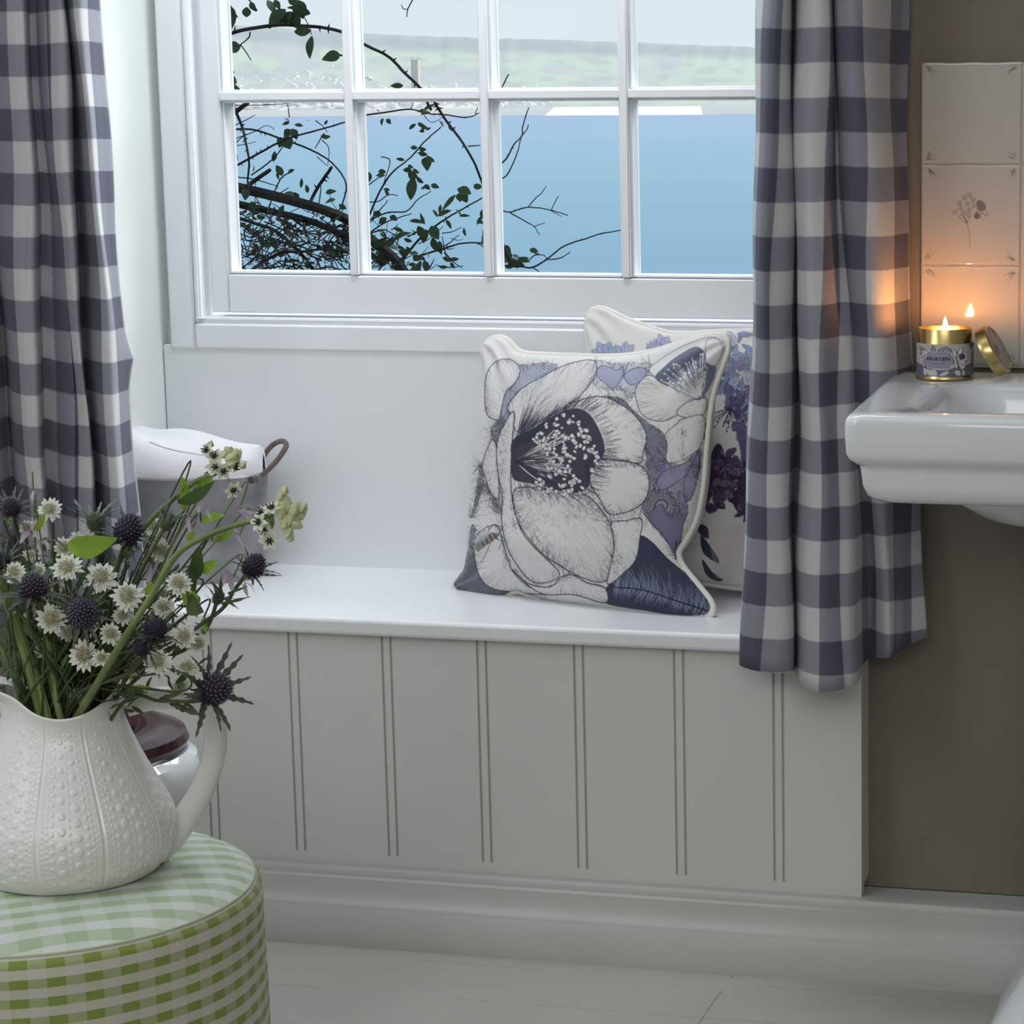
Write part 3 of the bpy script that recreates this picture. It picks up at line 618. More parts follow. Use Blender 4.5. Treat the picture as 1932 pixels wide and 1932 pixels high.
zl = at(150, 78, -.05)[2]-0.002
topL = [(-2, -150, -.06), (-1, -100, -.07), (-.3, -60, -.04), (0, -48, .0), (.4, -20, -.05), (1, 10, -.07), (1.35, 32, -.075), (1.75, 52, -.035), (1.83, 55, -.0), (2.0, 70, -.03), (3, 90, -.06), (3.4, 104, -.075), (4, 119, -.05), (4.25, 121, -.01), (4.6, 130, -.04), (5, 145, -.065), (5.5, 155, -.07), (6, 164, -.055), (6.5, 174, -.03), (7, 184, -.005), (7.5, 180, .03)]
botL = [(-2, -110, -.07), (-1, -50, -.08), (-.3, -15, -.05), (0, 4, .0), (.4, 18, -.05), (1, 38, -.075), (1.35, 58, -.085), (1.75, 79, -.04), (1.83, 81, .0), (2.0, 105, -.035), (3, 134, -.065), (3.4, 148, -.08), (4, 160, -.06), (4.25, 163, -.02), (4.6, 178, -.05), (5, 194, -.075), (5.5, 206, -.08), (6, 216, -.06), (6.5, 226, -.035), (7, 237, -.005), (7.5, 232, .035)]
lc = empty('gingham_curtain', (-1.8, -.05, .45), 'blue-grey and white checked curtain to the left of the window, behind the flowers', 'curtain', 'gingham curtains at the window')
P, U = curtain(topL, botL, 0, 670, 2.28, lambda s: .47+.01*math.sin(s*2), lambda s, z: np.stack([.010*np.exp(-((z-.845)/.022)**2)*np.clip((s-6)/1, 0, 1)+.006*np.clip((.75-z)/.2, 0, 1.5)*np.clip((s-5)/2, 0, 1), np.zeros_like(z)], 1), zl)
b = MB(); b.grid(P, uv=U); b.build('cloth_panel', M_GING, lc, mods=[('solid', .0012, 0)])
ed = P[-10:].copy(); ed[:, :, 1] += .006
b = MB(); b.grid(ed); b.build('lining', M_LINING, lc)

# ------------------------------------------------------------------ wash basin
M_CER = mat('white_glazed_ceramic', (.76, .80, .83), .10, spec=.55, coat=.3)
ZS = .844
def rrect(x0, x1, y0, y1, r, n=8):
    pts = []
    for cx, cy, a0 in ((x1-r, y1-r, 0), (x0+r, y1-r, PI/2), (x0+r, y0+r, PI), (x1-r, y0+r, 3*PI/2)):
        for k in range(n+1): a = a0+k*PI/2/n; pts.append((cx+r*math.cos(a), cy+r*math.sin(a)))
    return np.array(pts)
BX0, BX1, BY0, BY1 = -.549, .01, -.436, .024
def ring(ins, z, r, bowl=None):
    p = rrect(BX0+ins, BX1-ins, BY0+ins, BY1-min(ins, .004), max(r, .004))
    # back edge slightly narrower on the far left, front edge square
    p[:, 0] -= np.where(p[:, 0] < -.3, (p[:, 1]-BY0)/(BY1-BY0)*.024, 0)
    return np.concatenate([p, np.full((len(p), 1), z)], 1)
def bowl(ins, z, r, yb):
    p = rrect(BX0+ins, BX1-ins, BY0+ins*.62, yb, r); return np.concatenate([p, np.full((len(p), 1), z)], 1)
rings = [bowl(.20, ZS-.125, .1, -.16), bowl(.15, ZS-.12, .09, -.13), bowl(.115, ZS-.095, .08, -.115), bowl(.092, ZS-.045, .07, -.108), bowl(.080, ZS-.012, .06, -.104), bowl(.073, ZS-.003, .055, -.10), bowl(.066, ZS, .05, -.095),
         ring(.022, ZS+.0005, .018), ring(.013, ZS, .018), ring(.0085, ZS-.0008, .018), ring(.0048, ZS-.0028, .018), ring(.0020, ZS-.006, .018), ring(.0005, ZS-.010, .018), ring(.0, ZS-.015, .018), ring(.0, ZS-.03, .018), ring(.001, ZS-.048, .018), ring(.004, ZS-.055, .018), ring(.010, ZS-.060, .02), ring(.0145, ZS-.064, .022), ring(.016, ZS-.070, .022), ring(.018, ZS-.088, .022), ring(.022, ZS-.100, .025), ring(.030, ZS-.107, .03), ring(.045, ZS-.110, .04)]
def under(sx, y0, y1, z, r):
    p = rrect(-.27-sx, -.27+sx, y0, y1, r); return np.concatenate([p, np.full((len(p), 1), z)], 1)
rings += [under(.190, -.34, .0, ZS-.111, .10), under(.178, -.33, -.005, ZS-.128, .1), under(.150, -.30, -.01, ZS-.150, .1), under(.10, -.25, -.02, ZS-.166, .08), under(.07, -.21, -.03, ZS-.172, .06)]
W = empty('wash_basin', (-.27, -.2, 0), 'white glazed ceramic wash basin with stepped front edge on the taupe wall', 'basin')
b = MB(); b.grid(np.array(rings), closev=True, flip=True); o0 = 0; n = len(rings[0]); b.f.append(tuple(range(n))); b.build('bowl', M_CER, W)
def ped(sx, y0, y1, z): return under(sx, y0, y1, z, min(sx, (y1-y0)/2)*.7)
pr = [ped(.075, -.21, -.03, ZS-.166), ped(.070, -.205, -.03, .55), ped(.068, -.21, -.03, .32), ped(.075, -.225, -.02, .17), ped(.092, -.25, -.01, .09), ped(.118, -.285, 0, .045), ped(.130, -.30, .005, .03), ped(.134, -.305, .008, .012), ped(.134, -.305, .008, 0)]
b = MB(); b.grid(np.array(pr), closev=True, flip=True); b.build('pedestal', M_CER, W)

# ------------------------------------------------------------------ tiled splashback
M_TILE = mat('glazed_tile', (.52, .50, .47), .07, vcol=True, spec=.6)
M_GROUT = mat('tile_grout', (.45, .41, .36), .8)
TS = empty('tiled_splashback', (-.4, .05, .85), 'cream tiled splashback with grey ink sprigs behind the lit candle', 'splashback')
tx, tz0, tp = -.538, 1.250, .1335
b = MB(); b.box((tx, .0475, .848), (tx+4*tp-.002, .0535, tz0)); b.build('grout', M_GROUT, TS, smooth=False)
INK = np.array([.10, .085, .085])
def corner(c, k):
    for sx, sy in ((0, 0), (1, 0), (0, 1), (1, 1)):
        f = lambda x, y: ((1-x) if sx else x, (1-y) if sy else y); r = np.random.default_rng(k*4+sx*2+sy)
        for q in range(7):
            a = r.uniform(0, PI/2); l = r.uniform(.05, .14); st = r.uniform(.01, .05, 2)+.02
            c.line([f(*st), f(st[0]+l*.5*math.cos(a)+.01, st[1]+l*.5*math.sin(a)), f(st[0]+l*math.cos(a), st[1]+l*math.sin(a))], r.uniform(.006, .012), INK, r.uniform(.25, .75), True)
for col in range(4):
    for row in range(3):
        k = col*3+row; c = Canvas(0, 0, 1, 1, 240, (.50, .485, .46)); corner(c, k)
        if col == 0 and row == 1:
            ff = lambda x, y: ((x-1235)/670, (y-1135)/680)
            for (x, y) in [(1490, 1395), (1525, 1360), (1560, 1340), (1585, 1370), (1545, 1400), (1500, 1430), (1460, 1455), (1520, 1460), (1560, 1440), (1590, 1410), (1555, 1475)]:
                for q in range(5):
                    a = q*2*PI/5+x; c.line([ff(x+5*math.cos(a), y+5*math.sin(a)), ff(x+19*math.cos(a+.3), y+19*math.sin(a+.3)), ff(x+15*math.cos(a+1.1), y+15*math.sin(a+1.1)), ff(x+5*math.cos(a+1.2), y+5*math.sin(a+1.2))], .0035, INK, .8)
            for p in ([(1480, 1475), (1510, 1510), (1545, 1530)], [(1520, 1480), (1540, 1510), (1548, 1530)], [(1570, 1480), (1556, 1510), (1547, 1535)], [(1547, 1530), (1560, 1600), (1563, 1690)], [(1500, 1470), (1530, 1500), (1546, 1530)]):
                c.line([ff(*q) for q in catmull(p, 5)], .006, INK, .75)
            c.fill([ff(*q) for q in ((1610, 1385), (1640, 1375), (1668, 1400), (1672, 1430), (1640, 1450), (1615, 1430))], INK*1.3, .8)
            c.fill([ff(*q) for q in ((1595, 1470), (1620, 1455), (1635, 1490), (1610, 1505), (1592, 1490))], INK*1.3, .85)
            for p in ([(1630, 1450), (1665, 1470), (1680, 1500)], [(1635, 1460), (1650, 1510)], [(1620, 1430), (1605, 1460)], [(1660, 1440), (1690, 1460), (1675, 1480), (1650, 1460)]): c.line([ff(*q) for q in p], .006, INK, .7)
        n = 200 if col == 0 else 40; n = 110 if (col == 0 and row == 0) else n
        x0, z0 = tx+col*tp+.0012, tz0-row*tp
        uu, vv = np.meshgrid(np.linspace(0, 1, n), np.linspace(0, 1, n)); edge = np.minimum(np.minimum(uu, 1-uu), np.minimum(vv, 1-vv))
        Pt = np.stack([x0+uu*(tp-.0028)+.0004*np.sin(vv*17+k)*(uu < .5), .0462+np.where(edge < .012, (.012-edge)*.035, 0)+.00025*np.sin(uu*9+k)*np.sin(vv*7+k), z0-vv*(tp-.0028)+.0005*np.sin(uu*15+k)*(vv < .5)], -1)
        b = MB(); b.grid(Pt, c.sample(np.stack([uu, vv], -1)), flip=True); b.build('tile', M_TILE, TS)

# ------------------------------------------------------------------ candle tin and lid
M_GOLD = mat('brushed_gold_tin', (.60, .47, .21), .27, metal=1, noise=.05, nscale=60)
M_WAX = mat('candle_wax', (.95, .55, .25), .5, trans=.4); M_FLAME = emit('candle_flame', (1, .38, .10), 520); M_WICK = mat('wick', (.03, .02, .02), .9)
cc = atz(1783, 712, ZS); cc[1] = -.055; cc[0] = at(1783, 700, -.055)[0]; cc[2] = ZS+.0005
cr_ = .0365; hT = .066
K = empty('candle', cc, 'lit candle in a gold tin with a blue floral paper band', 'candle')
b = MB(); b.lathe([(0, 0), (cr_-.001, 0), (cr_+.0012, .0015), (cr_+.0012, .004), (cr_, .0055), (cr_, .0475), (cr_-.0015, .0495), (cr_-.0015, hT-.001), (cr_-.002, hT), (cr_-.0026, hT-.001), (cr_-.0026, .050)], cc, 64); b.build('tin', M_GOLD, K)
b = MB(); b.lathe([(cr_-.0027, .0515), (cr_*.6, .051), (0, .0505)], cc, 40); b.build('wax', M_WAX, K)
b = MB(); b.tube([cc+(0, 0, .050), cc+(0.0003, 0, .060)], .0007, 6); b.build('wick', M_WICK, K)
b = MB(); b.lathe([(0, .056), (.0028, .0585), (.0042, .063), (.0040, .067), (.0027, .072), (.0012, .077), (0, .081)], cc, 14); fl = b.build('flame', M_FLAME, K)
# printed paper band: drawn flat, u runs round the tin
NV, LV_, WH = np.array([.035, .038, .085]), np.array([.26, .26, .33]), np.array([.62, .57, .54])
zf = lambda p: [((x-235)/930, (y-640)/570) for x, y in p]      # crop of the photo -> band
c = Canvas(-1, 0, 2, 1, 300, (.50, .46, .45))
r = np.random.default_rng(3)
def clump(c, x, y, n, L0, col, k0=0):
    for q in range(n):
        a = k0+q*2*PI/n+r.uniform(-.2, .2); d = np.array([math.cos(a), math.sin(a)*1.6]); s = np.array([-d[1]*.6, d[0]*1.6])
        p = np.array([x, y]); pts = [p, p+d*L0*.5+s*L0*.22, p+d*L0, p+d*L0*.5-s*L0*.22]
        c.fill(pts, col, 1); c.line(np.vstack([catmull(pts, 5, True), pts[0]]), .008, NV, .9)
for k in range(60):
    x, y = r.uniform(-1, 2), r.uniform(.0, 1)
    clump(c, x, y, 5, r.uniform(.05, .12), [NV, LV_, WH][k % 3], r.uniform(0, 6))
c.fill(zf([(235, 980), (400, 1060), (560, 1090), (720, 1100), (850, 1050), (1165, 1000), (1165, 1210), (235, 1210)]), NV*1.6, .85, 0)
for p in ([(400, 1090), (470, 1100), (540, 1090), (570, 1190), (430, 1190)], [(350, 1060), (390, 1100), (400, 1180), (360, 1190)], [(690, 1120), (760, 1130), (700, 1190), (600, 1195)], [(860, 1120), (930, 1110), (950, 1190), (880, 1190)], [(985, 1110), (1020, 1130), (1010, 1190), (980, 1190)]): c.fill(zf(p), WH, 1, 4)
for q in r.uniform(0, 1, (60, 2)): c.line([(q[0], .8+q[1]*.2), (q[0]+r.uniform(-.03, .03), .8+q[1]*.2+.08)], .006, LV_, .8)
c.fill(zf([(235, 640), (880, 640), (800, 720), (560, 700), (430, 780), (235, 800)]), np.array([.48, .45, .44]), 1, 0)
c.fill(zf([(570, 770), (620, 710), (700, 680), (790, 720), (800, 790), (700, 740), (640, 780)]), LV_, 1); c.line(zf([(570, 770), (620, 710), (700, 680), (790, 720), (800, 790)]), .012, NV); c.line(zf([(600, 760), (650, 780), (700, 735)]), .016, NV)
c.fill(zf([(475, 780), (480, 690), (505, 660), (530, 700), (550, 770), (510, 795)]), LV_, 1); c.line(zf([(475, 780), (480, 690), (505, 660), (530, 700), (550, 770)]), .012, NV)
clump(c, *zf([(345, 770)])[0], 5, .12, WH*1.1, .4); clump(c, *zf([(330, 740)])[0], 3, .07, LV_, 0)
plaque = [(400, 800), (430, 775), (780, 775), (800, 830), (850, 890), (850, 1000), (800, 1010), (780, 1075), (430, 1070), (400, 1020), (340, 1000), (340, 900), (395, 880)]
c.fill(zf(plaque), np.array([.27, .27, .36]), 1, 0); pp = zf(plaque); c.line(pp+[pp[0]], .012, WH); c.line([((x-.5)*.93+.5-.01, (y-.5)*.86+.5-.01) for x, y in pp+[pp[0]]], .006, NV, .9)
for p in ([(810, 740), (850, 720), (890, 800), (880, 900), (840, 850)], [(900, 790), (940, 700), (990, 690), (980, 790), (930, 850)], [(990, 800), (1050, 790), (1070, 860), (1060, 950), (1000, 930), (1020, 860)], [(840, 930), (880, 960), (910, 1050), (870, 1060), (850, 1000)], [(910, 940), (1000, 900), (1050, 980), (1020, 1060), (970, 1100), (920, 1020)]):
    c.fill(zf(p), WH*1.05, 1); q = zf(p); c.line(q+[q[0]], .010, NV)
c.fill(zf([(920, 840), (980, 810), (1030, 860), (1000, 910), (940, 910)]), NV*1.5, 1); c.line(zf([(890, 760), (880, 880), (905, 960), (930, 1080)]), .014, NV); c.line(zf([(1040, 960), (980, 1030), (940, 990)]), .01, NV)
# lettering
G = {'B': [[(0, 0), (0, 1)], [(0, 0), (.55, .02), (.6, .25), (.5, .45), (0, .48)], [(0, .48), (.6, .52), (.68, .75), (.55, .98), (0, 1)]], 'L': [[(.1, 0), (.1, 1), (.6, 1), (.62, .8)]], 'E': [[(.1, 0), (.1, 1)], [(.1, 0), (.6, 0), (.6, .15)], [(.1, .48), (.5, .48)], [(.1, 1), (.62, 1), (.62, .82)]],
     'U': [[(0, 0), (.03, .7), (.15, .95), (.4, .98), (.58, .7), (.6, 0)]], 'J': [[(.35, 0), (.35, .9), (.28, 1.2), (.05, 1.3)]], 'N': [[(0, 1), (0, 0), (.68, 1), (.68, 0)]]}
def word(c, s, x0, x1, y, h, col, wd, serif=True):
    adv = [dict(L=.66, J=.52, E=.72, U=.78).get(ch, .84) for ch in s]; sc = (x1-x0)/sum(adv); x = x0
    for ch, ad_ in zip(s, adv):
        for st in G[ch]:
            c.line(zf([(x+px_*sc, y+py_*h) for px_, py_ in st]), wd, col)
            if serif:
                for e_ in (st[0], st[-1]):
                    if e_[1] in (0, 1): c.line(zf([(x+(e_[0]-.12)*sc, y+e_[1]*h), (x+(e_[0]+.12)*sc, y+e_[1]*h)]), wd*.7, col)
        x += ad_*sc
word(c, 'BLEUJEN', 415, 785, 872, 50, NV*.55, .019)
for k in range(15): c.line(zf([(470+k*16, 972), (470+k*16+r.uniform(2, 9), 985)]), .011, NV, .75)
n, m_ = 300, 130
th = np.linspace(-PI*.99, PI*.99, n); va = math.atan2(CLOC[1]-cc[1], CLOC[0]-cc[0])   # band is printed facing the room
# sin(th) spans -1..1 across the visible half -> drawn width
Uu = np.where(abs(th) <= PI/2, (np.sin(np.clip(th, -PI/2, PI/2))+1)/2, np.where(th > 0, 1+(th-PI/2)/PI*2*.4, -(-th-PI/2)/PI*2*.4)); Vv = np.linspace(0, 1, m_)
ang = va+th
Pb = np.stack([np.repeat((cc[0]+(cr_+.0006)*np.cos(ang))[:, None], m_, 1), np.repeat((cc[1]+(cr_+.0006)*np.sin(ang))[:, None], m_, 1), np.repeat((cc[2]+.0475-Vv*.0415)[None], n, 0)], -1)
UVb = np.stack(np.meshgrid(Uu, Vv, indexing='ij'), -1)
b = MB(); b.grid(Pb, c.sample(UVb)); b.build('paper_band', mat('printed_paper', (.5, .5, .5), .5, vcol=True), K)
# lid leaning on the tin
LR = .0345
p_lo = at(1896, 716, -.045); p_hi = at(1840, 612, -.045)
ax = at(1890, 640, -.06)-at(1850, 665, -.045); ax[1] = -.012; ax = ax/np.linalg.norm(ax)
cl = (at(1846, 626, -.05)+at(1888, 704, -.05))/2; cl[2] += .000
tv = at(1846, 626, -.05)-at(1888, 704, -.05); tv /= np.linalg.norm(tv); ax = np.cross(tv, (0, 1, 0)); ax = ax*(1 if ax[0] > 0 else -1); ax = ax+V3(0, -.06, 0); ax /= np.linalg.norm(ax)
fr = frame(ax)
def lathe_axis(b, prof, c0, fr, n=48, col=None):
    a = np.arange(n)*2*PI/n
    P = np.array([[c0+r_*(math.cos(t)*fr[0]+math.sin(t)*fr[1])+z*fr[2] for t in a] for r_, z in prof]); b.grid(P, col, closev=True, flip=True)
Ld = empty('tin_cover', (cl[0], cl[1], ZS), 'round gold tin lid leaning against the candle', 'lid')
b = MB(); lathe_axis(b, [(LR-.002, .003), (LR-.001, -.002), (LR, -.002), (LR, .0115), (LR-.0015, .0135), (LR-.004, .0145), (LR-.005, .0135)], cl, fr); b.build('rim', M_GOLD, Ld)
c = Canvas(-1, -1, 1, 1, 60, (.35, .29, .27))
for k in range(26): clump(c, *r.uniform(-.9, .9, 2), 5, r.uniform(.12, .3), [NV*2, LV_, WH*.7][k % 3], r.uniform(0, 6))
rr, tt_ = np.meshgrid(np.linspace(0.01, 1, 26), np.linspace(0, 2*PI, 73), indexing='ij'); xy = np.stack([rr*np.cos(tt_), rr*np.sin(tt_)], -1)
Pl = cl+xy[..., :1]*(LR-.0045)*fr[0]+xy[..., 1:]*(LR-.0045)*fr[1]+.0138*fr[2]
b = MB(); b.grid(Pl, c.sample(xy)); b.build('printed_top', mat('printed_lid', (.5, .5, .5), .4, vcol=True), Ld)

# ------------------------------------------------------------------ toilet behind the jug
M_MAHO = mat('mahogany', (.035, .010, .009), .2, noise=.35, nscale=18, spec=.4, coat=.1, stretch=(1, 6, 1))
tc0 = atz(75, 1396, .43); TZ = .43
def oval(a, bb, z, dx=0, n=56):
    t = np.arange(n)*2*PI/n; x = np.cos(t); 
    return np.stack([tc0[0]+dx+a*np.sign(x)*abs(x)**.9, tc0[1]+bb*np.sin(t), np.full(n, z)], -1)
TA, TB = .195, .150
Tt = empty('toilet', (tc0[0], tc0[1], 0), 'white toilet with a dark mahogany seat, half hidden behind the jug of flowers', 'toilet')
b = MB(); b.grid(np.array([oval(.10, .075, TZ-.16), oval(.13, .10, TZ-.10), oval(.16, .12, TZ-.02), oval(.185, .14, TZ-.012), oval(.195, .152, TZ-.020), oval(.198, .156, TZ-.035), oval(.198, .156, TZ-.062), oval(.188, .148, TZ-.078), oval(.176, .138, TZ-.088), oval(.165, .125, TZ-.14, -.01), oval(.135, .10, TZ-.23, -.03), oval(.12, .085, TZ-.32, -.04), oval(.13, .095, TZ-.40, -.04), oval(.14, .105, 0, -.04)]), closev=True, flip=True)
b.f.append(tuple(range(56))); b.build('pan', M_CER, Tt)
b = MB(); b.grid(np.array([oval(.118, .085, TZ-.006), oval(.116, .083, TZ+.004), oval(.121, .088, TZ+.014), oval(.14, .102, TZ+.019), oval(.165, .125, TZ+.017), oval(.182, .141, TZ+.010), oval(.186, .145, TZ+.0), oval(.182, .141, TZ-.008)]), closev=True, closeu=True, flip=True)
b.build('seat', M_MAHO, Tt)

# ------------------------------------------------------------------ zinc tub with white towel
M_ZINC = mat('weathered_zinc', (.30, .30, .31), .55, metal=.55, noise=.35, nscale=14, bump=.2, bscale=60)
M_RUST = mat('rusty_iron', (.16, .125, .11), .55, metal=.5, noise=.4, nscale=40)
bc = atz(300, 1052, .482); bc = V3(-1.665, .238, .4825); bc[0] = at(335, 1000, .238)[0]
rimz = at(480, 893, .238)[2]
tub_r = at(499, 900, .238)[0]-bc[0]
ZT = empty('zinc_tub', bc, 'weathered grey zinc tub with rusty loop handle on the window seat', 'tub')
hgt = rimz-bc[2]; ry = .092
b = MB(); b.lathe([(0, 0), (tub_r*.90, 0), (tub_r*.91, .003), (tub_r*.955, hgt*.5), (tub_r*1.0, hgt-.004), (tub_r*1.02, hgt), (tub_r*1.0, hgt+.003), (tub_r*.985, hgt-.003), (tub_r*.945, hgt*.5), (tub_r*.89, .004), (0, .004)], bc, 64, sy=ry/tub_r); b.build('tub_body', M_ZINC, ZT)
for sg in (1, -1):
    hx = bc[0]+sg*tub_r
    pts = [(hx-sg*.002, bc[1]-.035, rimz-.006), (hx+sg*.012, bc[1]-.034, rimz+.012), (hx+sg*.024, bc[1]-.022, rimz+.033), (hx+sg*.027, bc[1], rimz+.040), (hx+sg*.020, bc[1]+.022, rimz+.036), (hx+sg*.008, bc[1]+.032, rimz+.02), (hx-sg*.002, bc[1]+.034, rimz-.004)]
    if sg == 1: pts = [at(x, y, bc[1]+d_) for x, y, d_ in ((494, 897, -.034), (503, 889, -.034), (520, 872, -.03), (535, 851, -.02), (540, 839, -.005), (532, 832, .01), (515, 839, .02), (501, 855, .026), (494, 868, .03))]
    b = MB(); b.tube(catmull(pts, 6), .0042, 8); b.tube([(hx-sg*.004, bc[1]-.04, rimz-.004), (hx-sg*.004+sg*.004, bc[1]-.03, rimz-.004)], .006, 8); b.build('handle', M_RUST, ZT)
M_TOWEL = mat('white_towel', (.80, .80, .84), .95, bump=.5, bscale=500, sheen=.3)
tp_ = empty('rolled_towel', (bc[0], bc[1], rimz), 'white towel heaped in the zinc tub', 'towel')
n, m_ = 64, 40
uu = np.linspace(-1, 1, n); vv = np.linspace(-1, 1, m_)
Pt = np.zeros((n, m_, 3))
tx_ = np.array([150, 236, 290, 330, 400, 470, 492, 500]); ty_ = np.array([770, 797, 815, 817, 826, 838, 842, 870])
for i, u in enumerate(uu):
    xi = np.interp(u, [-1, .92, 1], [150, 494, 497]); bz = rimz+np.interp(u, [-1, .55, .8, 1], [-.022, -.022, .001, .004]); topz = at(xi, np.interp(xi, tx_, ty_), bc[1])[2]; X = at(xi, 860, bc[1])[0]
    wy = (ry*.93-.006)*math.sqrt(max(0, 1-min(1, abs((X-bc[0])/(tub_r*1.0)))**2))
    for j, v in enumerate(vv):
        h = (max(0, 1-abs(v)**2.6))**.62
        fold = .004*math.sin(v*6+u*3)+.003*math.sin(u*7+v*4)
        Pt[i, j] = (X, bc[1]+v*wy*.97, bz+(topz-bz)*h+fold*h)
b = MB(); b.grid(Pt); 
Pb2 = Pt.copy(); Pb2[:, :, 2] = np.minimum(Pb2[:, :, 2], Pb2[:, :1, 2]-.0005); b.grid(Pb2, flip=True)
b.build('folded_cloth', M_TOWEL, tp_)
b = MB()
sm = [at(x, y, bc[1]-.05) for x, y in ((236, 868), (300, 890), (340, 905), (300, 915))]
b.tube(catmull([at(x, y, bc[1]-.035) for x, y in ((308, 826), (350, 840), (420, 852), (494, 862))], 6)+V3(0, -.045, .0), .0016, 6); b.build('hem', M_TOWEL, tp_)
# ------------------------------------------------------------------ printed cushions
INKN = np.array([.030, .033, .062]); INKB = np.array([.15, .175, .27]); PALE = np.array([.66, .655, .645])
fq = lambda pts: [(850+x/2.972, 550+y/2.972) for x, y in pts]
def draw_front():
    c = Canvas(835, 600, 1400, 1190, 2.0, PALE); r = np.random.default_rng(11)
    def outl(p, w=1.5, col=INKN, al=.95): q = catmull(p, 6, True); c.line(np.vstack([q, q[0]]), w, col, al)
    def hatch(p, n, lmin, lmax, toward=None, w=.8, col=INKN, al=.7, spread=.35, arc=(0, 1)):
        q = catmull(p, 8, True); k = len(q); ctr = np.mean(q, 0)
        for _ in range(n):
            i = int((arc[0]+r.random()*(arc[1]-arc[0]))*k) % k; a = q[i]; t = np.asarray(toward if toward is not None else ctr)-a; t = t/(np.linalg.norm(t)+1e-6)
            an = r.normal(0, spread); t = np.array([t[0]*math.cos(an)-t[1]*math.sin(an), t[0]*math.sin(an)+t[1]*math.cos(an)]); l = r.uniform(lmin, lmax); bend = np.array([-t[1], t[0]])*r.normal(0, .08)*l
            c.line([a, a+t*l*.5+bend, a+t*l], w*r.uniform(.6, 1.3), col, al*r.uniform(.5, 1), True)
    def cross(x0, y0, x1, y1, n, l, w=.7, al=.6, col=INKN):
        for k in range(n):
            x, y = fq([(r.uniform(x0, x1), r.uniform(y0, y1))])[0]
            for a in (.8, -.75):
                if r.random() < .75: dx, dy = math.cos(a)*l*r.uniform(.4, 1), math.sin(a)*l*r.uniform(.4, 1); c.line([(x-dx, y-dy), (x+dx, y+dy)], w, col, al*r.uniform(.5, 1))
    mix = lambda t: INKN*(1-t)+INKB*t
    # shaded ground between the blooms
    for p, col, al in [([(860, 585), (960, 600), (1040, 680), (1120, 740), (1200, 800), (1215, 900), (1200, 1010), (1150, 1100), (1090, 1180), (1060, 1120), (1100, 1000), (1090, 880), (1095, 800), (1040, 700), (950, 630)], mix(.3), .9),
                       ([(280, 390), (385, 410), (500, 400), (600, 420), (420, 540), (330, 640), (350, 700), (270, 740), (280, 600), (340, 520)], INKB*1.2, .75),
                       ([(230, 760), (300, 720), (270, 850), (262, 950), (240, 1060), (230, 900)], mix(.2), .85), ([(800, 390), (900, 400), (1100, 400), (1130, 440), (1050, 520), (1020, 600), (960, 560), (880, 550), (800, 520)], INKB*1.5, .35),
                       ([(20, 1640), (90, 1480), (115, 1320), (140, 1330), (130, 1450), (160, 1580), (210, 1640), (330, 1670), (540, 1700), (420, 1700), (330, 1720), (200, 1720), (60, 1690)], mix(.15), .95), ([(165, 960), (190, 1000), (180, 1100), (130, 1260), (120, 1240), (150, 1100)], mix(.4), .95),
                       ([(200, 1070), (270, 1170), (285, 1250), (250, 1220), (215, 1150)], mix(.2), .8), ([(1180, 950), (1290, 970), (1400, 880), (1400, 960), (1350, 1100), (1320, 1200), (1290, 1320), (1200, 1100), (1130, 1120)], np.array([.12, .11, .22]), .85),
                       ([(1080, 1180), (1200, 1100), (1300, 1250), (1290, 1400), (1270, 1480), (1230, 1430), (1150, 1330), (1090, 1260)], np.array([.10, .10, .20]), .8)]:
        p = fq(p); c.fill(p, col*1.15+.02, al*.92); hatch(p, 240, 6, 30, None, 1.2, INKN, .75, 1.0); hatch(p, 90, 4, 18, None, .8, PALE, .6, 1.2)
    # white wedge and bottom-right leaf
    lf = fq([(1065, 1370), (1130, 1405), (1210, 1490), (1300, 1565), (1400, 1640), (1452, 1710), (1445, 1795), (1380, 1815), (1250, 1812), (1100, 1790), (865, 1745), (875, 1660), (960, 1590), (1030, 1520), (1050, 1440)])
    c.fill(lf, mix(.1)*1.0, 1); mid = catmull(fq([(1440, 1790), (1300, 1745), (1180, 1705), (1060, 1670), (930, 1660)]), 6)
    for k in range(420):
        i = r.integers(0, len(mid)); a = mid[i]; sg = r.choice([-1, 1]); d = np.array([(.25 if sg < 0 else -.2)-.6*r.random(), sg*(.55+.4*r.random())]); l = r.uniform(10, 30) if sg > 0 else r.uniform(15, 70)
        c.line([a+r.normal(0, 2, 2), a+d*l*.6+(r.normal(), 0), a+d*l+(4*sg, 0)], .8, INKB*1.7+.06, r.uniform(.25, .75), True)
    c.line(mid, 2.4, INKN*.5); outl([(p[0], p[1]) for p in lf], 1.2)
    # right-hand bloom
    P1 = fq([(1040, 540), (1110, 470), (1210, 520), (1340, 600), (1430, 590), (1280, 690), (1180, 728), (1080, 695), (1045, 620)]); c.fill(P1, PALE); hatch(P1, 120, 15, 55, fq([(1380, 600)])[0], .8, mix(.5), .7, .12, (0, 1)); outl(P1)
    P2 = fq([(1270, 670), (1330, 620), (1430, 600), (1425, 680), (1350, 705), (1290, 700)]); c.fill(P2, PALE); hatch(P2, 40, 8, 25, None, .7, mix(.6), .6); outl(P2)
    P3 = fq([(1205, 800), (1270, 740), (1300, 715), (1420, 700), (1412, 850), (1330, 930), (1250, 962), (1210, 945), (1215, 860)]); c.fill(P3, PALE*.97); hatch(P3, 60, 10, 30, fq([(1300, 720)])[0], .8, mix(.6), .6); outl(P3)
    for k in range(50): x, y = fq([(1300+r.normal(0, 14), r.uniform(740, 920))])[0]; c.line([(x, y), (x+r.normal(0, 1), y+r.uniform(4, 12))], .7, mix(.5), .7)
